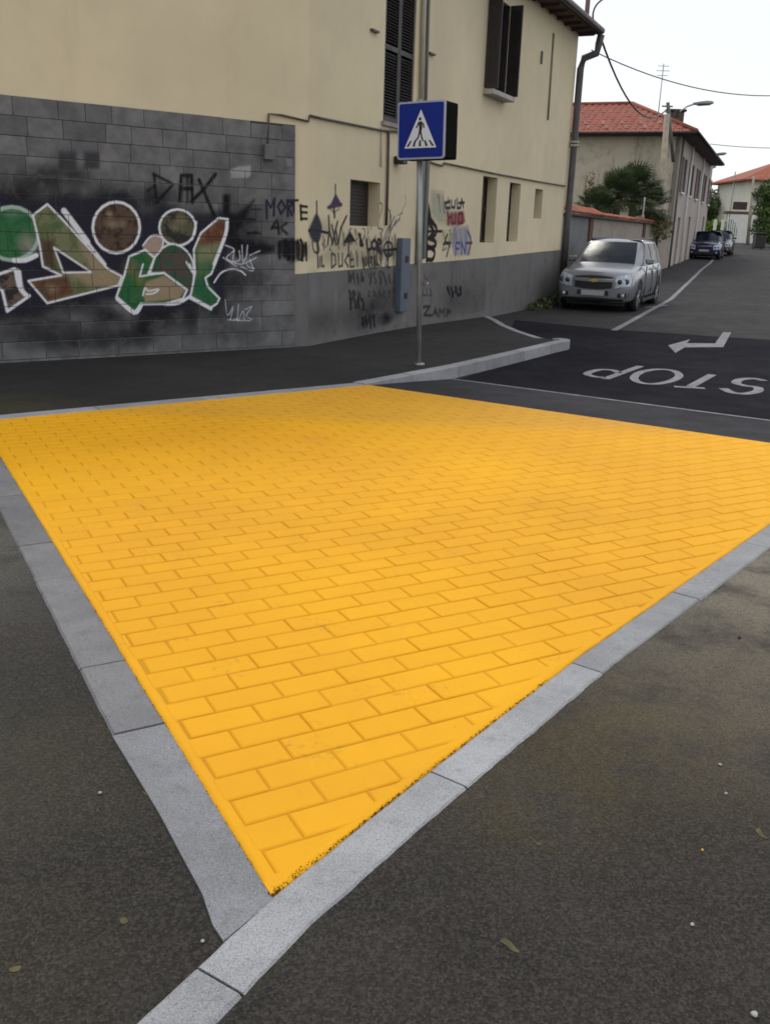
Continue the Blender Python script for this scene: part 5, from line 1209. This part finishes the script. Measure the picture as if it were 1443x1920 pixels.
# ------------------------------------------------------------ poles, lamps, cables
def onray(px, py, y):
    d = ray(px, py); t = y/d[1]; return Vector((d[0]*t, y, d[2]*t+H))
up0 = onray(1236, 440, 41.6); upt = onray(1250, 214, 41.4)
pb = Vector((up0.x, 41.6, zg(41.6)-.3)); upl = tag(empty('utility_pole', pb), 'tapering pale concrete utility pole at the near corner of the pale house', 'pole')
tp = upt-pb
MB().tube([(0, 0, 0), tp*.5, tp], [.16, .135, .11], 10).build('shaft', mat('pale_concrete', (.42, .37, .28), .85, var=.15), upl)
dk = onray(1251, 192, 41.8)-pb; MB().tube([Vector((.28, .2, tp.z*.72)), dk], .075, 8).build('steel_extension', M_duct, upl)
MB().tube([dk+Vector((-.22, 0, -.15)), dk+Vector((.22, 0, -.15))], .03, 6).build('crossarm', M_dark, upl)
def street_lamp(base, tip, label, hl_=.85, parentname='street_lamp'):
    r_ = tag(empty('street_lamp', base), label, 'street lamp', 'street lamps on brackets along the street')
    v_ = tip-base; MB().tube([(0, 0, 0), v_*.5+Vector((0, 0, .08)), v_], .035, 8).build('arm', M_pole, r_)
    MB().bbox((-.09, -.09, -.12), (.09, .09, .12), .01, Matrix.Translation((0, 0, 0))).build('bracket', M_dark, r_)
    dx = Vector((v_.x, v_.y, 0)).normalized(); ang = math.atan2(dx.y, dx.x)
    Mh = Matrix.Translation(v_)@Matrix.Rotation(ang, 4, 'Z')@Matrix.Rotation(R(-6), 4, 'Y')
    b = MB(); rg = []
    for x, w_, h0, h1 in ((-.1, .06, -.04, .04), (.1, .13, -.07, .06), (hl_*.6, .17, -.09, .08), (hl_*.9, .13, -.07, .05), (hl_, .05, -.04, .01)):
        rg.append([(x, -w_, h0*.4), (x, -w_*.6, h1), (x, w_*.6, h1), (x, w_, h0*.4), (x, w_*.6, h0), (x, -w_*.6, h0)])
    vs = [tuple(Mh@Vector(p)) for r in rg for p in r]; fs = [(i*6+k, i*6+(k+1) % 6, (i+1)*6+(k+1) % 6, (i+1)*6+k) for i in range(4) for k in range(6)]+[tuple(range(6)), tuple(range(24, 30))]
    b.add(vs, fs, True).build('lamp_head', mat('lamp_grey', (.22, .23, .24), .4, metal=.3), r_)
    MB().bbox((hl_*.15, -.09, -.105), (hl_*.8, .09, -.085), .008, Mh).build('diffuser', M_glass, r_)
lb = onray(1268, 214, 43.2); street_lamp(lb, onray(1303, 194, 43.4), 'long armed street lamp reaching out over the pale house chimney')
street_lamp(onray(1334, 292, 66), onray(1341, 289, 66), 'upper of two small distant street lamps beyond the pale house eaves', .7)
street_lamp(onray(1312, 318, 67), onray(1322, 314, 67), 'lower small distant street lamp just under the pale house eaves', .7)
lt = onray(1303, 349, 60.5); lq = onray(1316, 347, 60.5)
ln_ = tag(empty('wall_lantern', lt), 'dark round lantern hanging out from the pale house front', 'lantern')
MB().tube([(0, 0, 0), lq-lt], .03, 6).build('bracket', M_dark, ln_)
Mq = Matrix.Translation(lq-lt); MB().bbox((-.22, -.22, -.14), (.22, .22, .12), .06, Mq).build('lantern_body', M_black, ln_); MB().tube([Mq@Vector((0, 0, .12)), Mq@Vector((0, 0, .2))], [.2, .06], 8).build('lantern_cap', M_dark, ln_)
def cable(a, c_, sag, r_, label, n=16):
    pts = [a.lerp(c_, i/n)-Vector((0, 0, sag*4*(i/n)*(1-i/n))) for i in range(n+1)]
    return tag(MB().tube(pts, r_, 6).build('overhead_cable', M_black), label, 'cable')
mt = Vector((pm[0], pm[1], 8.4)); ev = onray(1122, 60, 24.6); cpole = upl.location+dk+Vector((0, 0, -.25))
cable(ev, cpole, .95, .028, 'thick cable sagging from the corner house eaves to the utility pole')
cable(onray(1108, 94, 24.7), onray(1500, 176, 29.5), .38, .013, 'thin cable crossing the sky to the right from the corner house downpipe')
cable(onray(1330, 270, 62), onray(1500, 277, 62), .1, .02, 'faint horizontal cable high over the far end of the street')
pts = [ev, onray(1113, 44, 24.6), onray(1111, 26, 24.6), onray(1117, 10, 24.6), onray(1130, -2, 24.6), onray(1150, -14, 24.6)]
tag(MB().tube(sm(pts, 5), .022, 6).build('cable_loop', M_black), 'loose cable loop rising from the gutter end of the corner house', 'cable')

# ------------------------------------------------------------ plants
def leafmat(name, c, var=.4):
    m, nt, bs, N = nodes(name); n1 = noise(nt, 1.6, 3, .6, pos(nt)); n2 = noise(nt, 9, 2, .6, pos(nt))
    k = mixc(nt, ramp(nt, n1, .35, .65), tuple(x*(1-var) for x in c), tuple(x*(1+var) for x in c)); k = mixc(nt, ramp(nt, n2, .4, .75, 0, .6), k, (c[0]*1.6, c[1]*1.3, c[2]*.9))
    nt.links.new(k, bs.inputs['Base Color']); bs.inputs['Roughness'].default_value = .6; bs.inputs['Transmission Weight'].default_value = 0
    return m
def foliage(name, parent, blobs, n, size, m, seed=1, loc=(0, 0, 0)):
    r = np.random.default_rng(seed); blobs = [(np.array(c_, float), np.array(rr if hasattr(rr, '__len__') else (rr,)*3, float)) for c_, rr in blobs]
    vol = np.array([b_[1].prod() for b_ in blobs])**.7; vol /= vol.sum(); V = []; Fc = []
    for c_, k in zip(blobs, (vol*n).astype(int)):
        for _ in range(k):
            d = r.normal(size=3); d /= np.linalg.norm(d); p = c_[0]+d*c_[1]*(r.random()**.35); s_ = size*r.uniform(.5, 1.3)
            a = r.normal(size=3)+d*.5; a /= np.linalg.norm(a); b_ = np.cross(a, r.normal(size=3)); b_ /= np.linalg.norm(b_)
            q = len(V); V += [p-a*s_, p+b_*s_*.45, p+a*s_, p-b_*s_*.45]; Fc.append((q, q+1, q+2, q+3))
    me = bpy.data.meshes.new(name); me.from_pydata([tuple(v) for v in V], [], Fc); return link(name, me, m, parent)
M_palm = leafmat('palm_green', (.042, .070, .022)); M_palm2 = leafmat('palm_pale', (.10, .12, .06)); M_trunk = mat('palm_trunk', (.10, .075, .045), .9, var=.4, scale=9, bmp=.8, bscale=30)
def fan_palm(loc, trunk_h, nleaf, rad, label, seed, lean=(0, 0)):
    r = random.Random(seed); root = tag(empty('fan_palm', loc), label, 'palm', 'fan palms behind the garden wall')
    top = Vector((lean[0], lean[1], trunk_h))
    MB().tube([(0, 0, -.3), top*.5, top], [.17, .15, .13], 10).build('trunk', M_trunk, root)
    b = MB(); b2_ = MB(); st_ = MB()
    for i in range(nleaf):
        az = i*2.4+r.uniform(-.3, .3); el_ = R(r.uniform(-35, 80)); d = Vector((math.cos(az)*math.cos(el_), math.sin(az)*math.cos(el_), math.sin(el_)))
        ls = rad*r.uniform(.40, .62); hub = top+d*ls; st_.tube([top, hub], .012, 4)
        side = d.cross(Vector((0, 0, 1))); side.normalize(); upx = side.cross(d); tgt = b2_ if r.random() < .22 else b
        fr = rad*r.uniform(.38, .5)
        for k in range(15):
            a = R(-115+230*k/14); dd = (d*math.cos(a)+side*math.sin(a)).normalized(); tip = hub+dd*fr*(1-.25*abs(a)/2)+Vector((0, 0, -.10*fr))+upx*.05*fr
            pv_ = dd.cross(upx).normalized()*.022; mid2 = hub+dd*fr*.55+upx*.04
            tgt.add([hub, mid2+pv_, tip, mid2-pv_], [(0, 1, 2, 3)])
    b.build('fronds', M_palm, root, recalc=False); b2_.build('pale_fronds', M_palm2, root, recalc=False); st_.build('leaf_stalks', M_palm2, root)
def at_g(px, y): d = ray(px, 440); return d[0]/d[1]*y
fan_palm((at_g(1178, 37.5), 37.5, .1), 3.0, 100, 1.35, 'tallest dark green fan palm with pale dead stalks behind the wall', 1, (.05, 0))
fan_palm((at_g(1205, 38.5), 38.5, .1), 2.55, 80, 1.1, 'fan palm nearest the utility pole behind the wall', 2, (.15, 0))
fan_palm((at_g(1150, 36.5), 36.5, .1), 2.75, 90, 1.25, 'middle fan palm left of the tallest one', 3, (.0, 0))
fan_palm((at_g(1118, 35.5), 35.5, .1), 2.25, 80, 1.0, 'lowest fan palm at the left end of the palm clump', 4, (-.1, 0))
sh_ = tag(empty('wall_shrub', (at_g(1232, 39), 39, .2)), 'scraggy yellow green shrub spilling over the far end of the garden wall', 'shrub')
foliage('leaves', sh_, [((0, 0, 1.7), (.55, .9, .55)), ((.2, 1.5, 1.9), (.5, .9, .4)), ((-.3, -1, 1.7), (.4, .8, .3))], 1500, .07, leafmat('shrub_leaf', (.11, .12, .035)), 5)
MB().tube([(0, 0, -.3), (0, 0, 1.4)], .05, 6).build('stem', M_trunk, sh_)
wv_ = tag(empty('climbing_plant', (at_g(1095, 42.0), 42.2, .2)), 'yellowish climbing plant on the stained side wall beside the downpipe', 'climber')
foliage('leaves', wv_, [((-.1, 0, 2.0), (.5, .3, .9)), ((.6, 0, 1.6), (.6, .3, .6)), ((.1, .1, 3.2), (.25, .2, .8))], 1200, .07, leafmat('climber_leaf', (.13, .115, .035)), 6)
MB().tube([(0, 0, -.3), (0, 0, 2.6)], .03, 6).build('stem', M_trunk, wv_)
# weeds at the foot of the house by the car
wd_ = foliage('weeds', None, [((3.62, 22.6, -.05), (.22, .35, .16)), ((3.3, 21.9, -.05), (.15, .3, .10)), ((4.0, 23.6, .0), (.15, .4, .3))], 500, .05, leafmat('weed_leaf', (.06, .085, .03)), 9); tag(wd_, 'low weeds growing at the foot of the house wall beside the silver car', 'weeds', kind='stuff')

# far end of the street
YF = 98; zf_ = zg(98)
def fx(px, y): return at_g(px, y)
M_tree = leafmat('far_tree_leaf', (.07, .115, .035)); M_tree2 = leafmat('far_tree_dark', (.035, .07, .025)); M_hedge = leafmat('bright_hedge_leaf', (.15, .26, .025), .25); M_ivy = leafmat('ivy_leaf', (.06, .10, .022))
def tree(px, y, h, w_, label, m_, seed, n=1500):
    x = fx(px, y); root = tag(empty('far_tree', (x, y, zg(y)-.1)), label, 'tree', 'trees at the far end of the street')
    MB().tube([(0, 0, 0), (0, 0, h*.6)], [.16, .08], 8).build('trunk', M_trunk, root)
    r = random.Random(seed); bl = [((r.uniform(-.5, .5)*w_, r.uniform(-.5, .5)*w_, h*r.uniform(.42, .86)), (w_*r.uniform(.28, .45), w_*.4, h*r.uniform(.12, .22))) for _ in range(8)]
    foliage('crown', root, bl, n, .22, m_, seed)
tree(1322, 108, 6.0, 3.2, 'taller pale green tree rising behind the bright hedge', M_tree, 1); tree(1342, 112, 4.6, 2.2, 'small round dark tree at the right of the bright hedge', M_tree2, 2)
tree(1308, 106, 4.9, 2.4, 'tree half hidden by the far end of the pale house', M_tree, 3)
hg = tag(empty('hedge', (fx(1337, 96), 96, zg(96))), 'bright green hedge closing the far end of the street', 'hedge')
hwid = fx(1374, 96)-fx(1300, 96)
foliage('leaves', hg, [((hwid*(i/9-.5), (i % 2)*.3, .95+.15*(i % 3)), (hwid*.09, .5, .95)) for i in range(10)], 5000, .16, M_hedge, 7)
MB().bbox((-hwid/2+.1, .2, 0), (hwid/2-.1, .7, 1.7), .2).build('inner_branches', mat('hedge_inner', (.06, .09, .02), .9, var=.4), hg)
# white villa at the right edge
vb = tag(empty('white_villa', (fx(1388, YF), YF, zf_)), 'white villa with shallow red roof at the right edge beyond the road end', 'house')
M_vw = plaster('villa_white', (.72, .70, .60), dirt_and_dull=(.5, .48, .40), amt=.15, streak=.15); ww = 11.0; vh = 6.0
b = MB(); b.box((0, 0, -.5), (ww, 9, vh)); b.build('wall', M_vw, vb)
b = MB(); b.add([(-.8, -.8, vh), (ww+.8, -.8, vh), (ww+.8, 9.8, vh), (-.8, 9.8, vh), (ww/2-.6, 4.5, vh+2.3), (ww/2+.6, 4.5, vh+2.3), (-.8, -.8, vh-.15), (ww+.8, -.8, vh-.15), (ww+.8, 9.8, vh-.15), (-.8, 9.8, vh-.15)], [(0, 1, 5, 4), (1, 2, 5), (2, 3, 4, 5), (3, 0, 4), (6, 7, 1, 0), (7, 8, 2, 1), (8, 9, 3, 2), (9, 6, 0, 3), (6, 9, 8, 7)]); b.build('roof', M_tile, vb)
for x in (1.1, 3.6, 6.4): 
    for z in (.9, 3.8): q = MB().box((x, -.04, z), (x+1.0, .02, z+1.4)).build('window', M_glass, vb); MB().box((x-.45, -.07, z), (x-.03, -.01, z+1.4)).build('shutter', M_h2f, q)
dpz = onray(1412, 330, 84); dpl = tag(empty('far_utility_pole', (at_g(1403, 84), 84, zg(84)-.2)), 'pale distant utility pole in front of the white villa', 'pole')
vq = dpz-Vector(dpl.location); MB().tube([(0, 0, 0), vq], [.17, .10], 8).build('shaft', mat('pale_concrete', (.42, .37, .28), .85), dpl); MB().tube([vq+Vector((-.4, 0, -.3)), vq+Vector((.4, 0, -.3))], .04, 6).build('crossarm', M_dark, dpl)
iv = tag(empty('ivy_covered_tree', (fx(1432, 80), 80, zg(80))), 'tall ivy covered tree at the right edge of the street end', 'tree')
MB().tube([(0, 0, 0), (0, 0, 4)], .2, 8).build('trunk', M_trunk, iv); foliage('crown', iv, [((random.uniform(-.5, .9), random.uniform(-.5, .5), .8+i*.55), (1.0, .8, .7)) for i in range(8)], 4000, .14, M_ivy, 8)
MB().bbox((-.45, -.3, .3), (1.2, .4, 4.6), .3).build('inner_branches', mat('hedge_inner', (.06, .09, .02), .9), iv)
bn = tag(empty('waste_bin', (fx(1424, 74), 74, zg(74))), 'dark waste bin below the ivy covered tree', 'bin')
MB().bbox((-.4, -.35, .06), (.4, .35, 1.1), .05).build('bin_body', M_black, bn); MB().bbox((-.44, -.4, 1.1), (.44, .4, 1.2), .04).build('lid', M_dark, bn)
for x in (-.3, .3): MB().tube([(x-.03, .3, .1), (x+.03, .3, .1)], .1, 8).build('wheel', M_black, bn)
fe = tag(empty('white_fence', (fx(1382, 90), 90, zg(90))), 'white upright railings and gate at the end of the road', 'fence')
for i in range(15): MB().box((-1.1+i*.2, -.03, 0), (-1.0+i*.2, .03, 2.3)).build('railing', M_white, fe)
for z in (.3, 2.1): MB().box((-1.15, -.02, z), (1.9, .028, z+.08)).build('rail', M_white, fe)
for x in (-2.2, -1.5, 2.2): MB().bbox((x-.12, -.12, 0), (x+.12, .12, 2.0), .02).build('gate_post', M_vw, fe)
bs_ = tag(empty('brown_signboard', (fx(1379, 92), 92, zg(92))), 'brown board raised over a low flat canopy at the road end', 'sign')
MB().bbox((-.65, -.08, 2.95), (.65, .08, 3.65), .02).build('board', M_wood, bs_); MB().bbox((-1.3, -.4, 2.55), (1.4, .6, 2.8), .03).build('canopy', mat('brown_canopy', (.12, .07, .05), .8), bs_)
for x in (-1.1, 1.2): MB().tube([(x, 0, 0), (x, 0, 2.6)], .05, 6).build('post', M_pole, bs_)
for px_, y_, h_, lab in ((1362, 100, 6.8, 'thin bare flagpole beside the brown signboard'), (1351, 104, 4.6, 'short thin post behind the bright hedge')):
    tag(MB().tube([(fx(px_, y_), y_, zg(y_)), (fx(px_, y_), y_, zg(y_)+h_)], .06, 6).build('thin_post', M_pole), lab, 'post')
# low line of distant trees beyond everything
fw = foliage('distant_tree_line', None, [((x, 240+20*math.sin(x), zg(240)+1.4+.8*math.sin(x*.7)), (9, 6, 2.6)) for x in range(-160, 260, 12)], 16000, .8, M_tree2, 12); tag(fw, 'low dark line of distant trees along the horizon', 'woodland', kind='stuff')

# dark crumbs lying in the seam of paint and kerb near the corner
b = MB(); r = np.random.default_rng(8)
seam = [YN, (.16, 2.50), (.80, 3.37)]
for i in range(520):
    t_ = r.random()**1.5*1.5; a_, b_ = (np.array(seam[0]), np.array(seam[1])) if t_ < .71 else (np.array(seam[1]), np.array(seam[2])); tt = t_ if t_ < .71 else t_-.71
    dirc = (b_-a_)/np.linalg.norm(b_-a_); nrm_ = np.array([-dirc[1], dirc[0]]); p_ = a_+dirc*tt+nrm_*(abs(r.normal())*(.004 if t_ > .2 else .009)-.002); s_ = r.uniform(.001, .003)
    b.add([(p_[0]-s_, p_[1], .0015), (p_[0]+s_, p_[1]-s_*.5, .0015), (p_[0], p_[1]+s_, .0015), (p_[0], p_[1], .003+s_)], [(0, 1, 3), (1, 2, 3), (2, 0, 3)])
for i in range(150):
    t_ = r.random()*2.2; p_ = np.array(YN)+(np.array(YL)-np.array(YN))/Ll*t_+np.array([.87, .49])*(r.normal()*.0015); s_ = r.uniform(.0008, .0022)
    b.add([(p_[0]-s_, p_[1], .0015), (p_[0]+s_, p_[1]-s_*.5, .0015), (p_[0], p_[1]+s_, .0015), (p_[0], p_[1], .0025+s_)], [(0, 1, 3), (1, 2, 3), (2, 0, 3)])
o = b.build('seam_crumbs', mat('dark_crumb', (.07, .045, .015), .95, var=.4), yp); o['kind'] = 'stuff'
# ------------------------------------------------------------ litter: pebbles, yellow drips
M_peb = mat('pale_pebble', (.42, .41, .39), .8, var=.1)
pebs = [(188, 1486, .008, 'white pebble lying left of the left kerb'), (380, 1764, .007, 'pale pebble by the inner meeting corner of the two kerbs'), (1297, 1733, .008, 'white pebble on the dark asphalt low on the right'), (1413, 1902, .012, 'largest white pebble in the bottom right corner'), (1349, 1433, .008, 'upper white pebble on the right asphalt'), (1360, 1487, .007, 'second white pebble below the upper one on the right asphalt'), (1385, 1195, .012, 'dark brown pebble beside the right kerb on lighter asphalt'), (1316, 1593, .006, 'tiny yellowish pebble on the right asphalt')]
for px, py, r_, lab in pebs:
    x, y = gp(px, py, 0); bm = bmesh.new(); r_ *= .68; bmesh.ops.create_icosphere(bm, subdivisions=2, radius=r_)
    for v in bm.verts: v.co += Vector((random.uniform(-.15, .15), random.uniform(-.15, .15), random.uniform(-.15, .15)))*r_; v.co.z *= .7
    o = MB().bm(bm, True).build('pebble', M_wood if 'brown' in lab else (mat('yellow_pebble', (.6, .4, .08), .8) if 'yellowish' in lab else M_peb)); o.location = (x, y, -.003+r_*.5); tag(o, lab, 'pebble')
# small crumbs in the asphalt, too many to count
r = np.random.default_rng(5); b = MB()
for i in range(700):
    x, y = r.uniform(-3.2, 3.2), r.uniform(.9, 6.5); s_ = r.uniform(.0012, .0032)
    if any(0 for _ in ()): continue
    b.add([(x-s_, y, -.005), (x+s_, y-s_*.5, -.005), (x, y+s_, -.005), (x, y, -.005+s_)], [(0, 1, 3), (1, 2, 3), (2, 0, 3)])
tag(b.build('grit', mat('grit_grey', (.26, .25, .23), .9, var=.4)), 'fine pale grit scattered over the near asphalt', 'grit', kind='stuff')
M_drip = mat('yellow_drip', (.095, .08, .018), .75, var=.4, scale=30)
def blot(pxs, label, z=-.0032):
    P_ = [gp(x, y, z) for x, y in pxs]; cx = sum(p[0] for p in P_)/len(P_); cy = sum(p[1] for p in P_)/len(P_)
    b = MB(); n = len(P_); b.add([(x-cx, y-cy, 0) for x, y in P_], [tuple(range(n))]); o = b.build('paint_splash', M_drip); o.location = (cx, cy, z); tag(o, label, 'paint splash', kind='structure')
blot(sm([(936, 1764), (950, 1760), (968, 1778), (973, 1786), (960, 1783), (948, 1772)], 3, True), 'curved smear of yellow paint low on the right asphalt')
blot(sm([(1000, 1572), (1008, 1580), (1018, 1573), (1014, 1584), (1006, 1584)], 3, True), 'small hooked yellow paint fleck below the right kerb')
blot(sm([(1415, 1556), (1422, 1553), (1432, 1566), (1438, 1573), (1424, 1568)], 3, True), 'yellow paint streak at the right edge of the asphalt')
blot(sm([(225, 1724), (235, 1720), (241, 1728), (230, 1733)], 3, True), 'faint yellow fleck left of the kerb meeting corner')
blot(sm([(18, 1815), (40, 1810), (36, 1820), (20, 1822)], 3, True), 'faint yellow fleck at the bottom left')
blot(sm([(266, 1483), (274, 1486), (284, 1490), (276, 1493)], 3, True), 'bright yellow drop touching the left kerb')
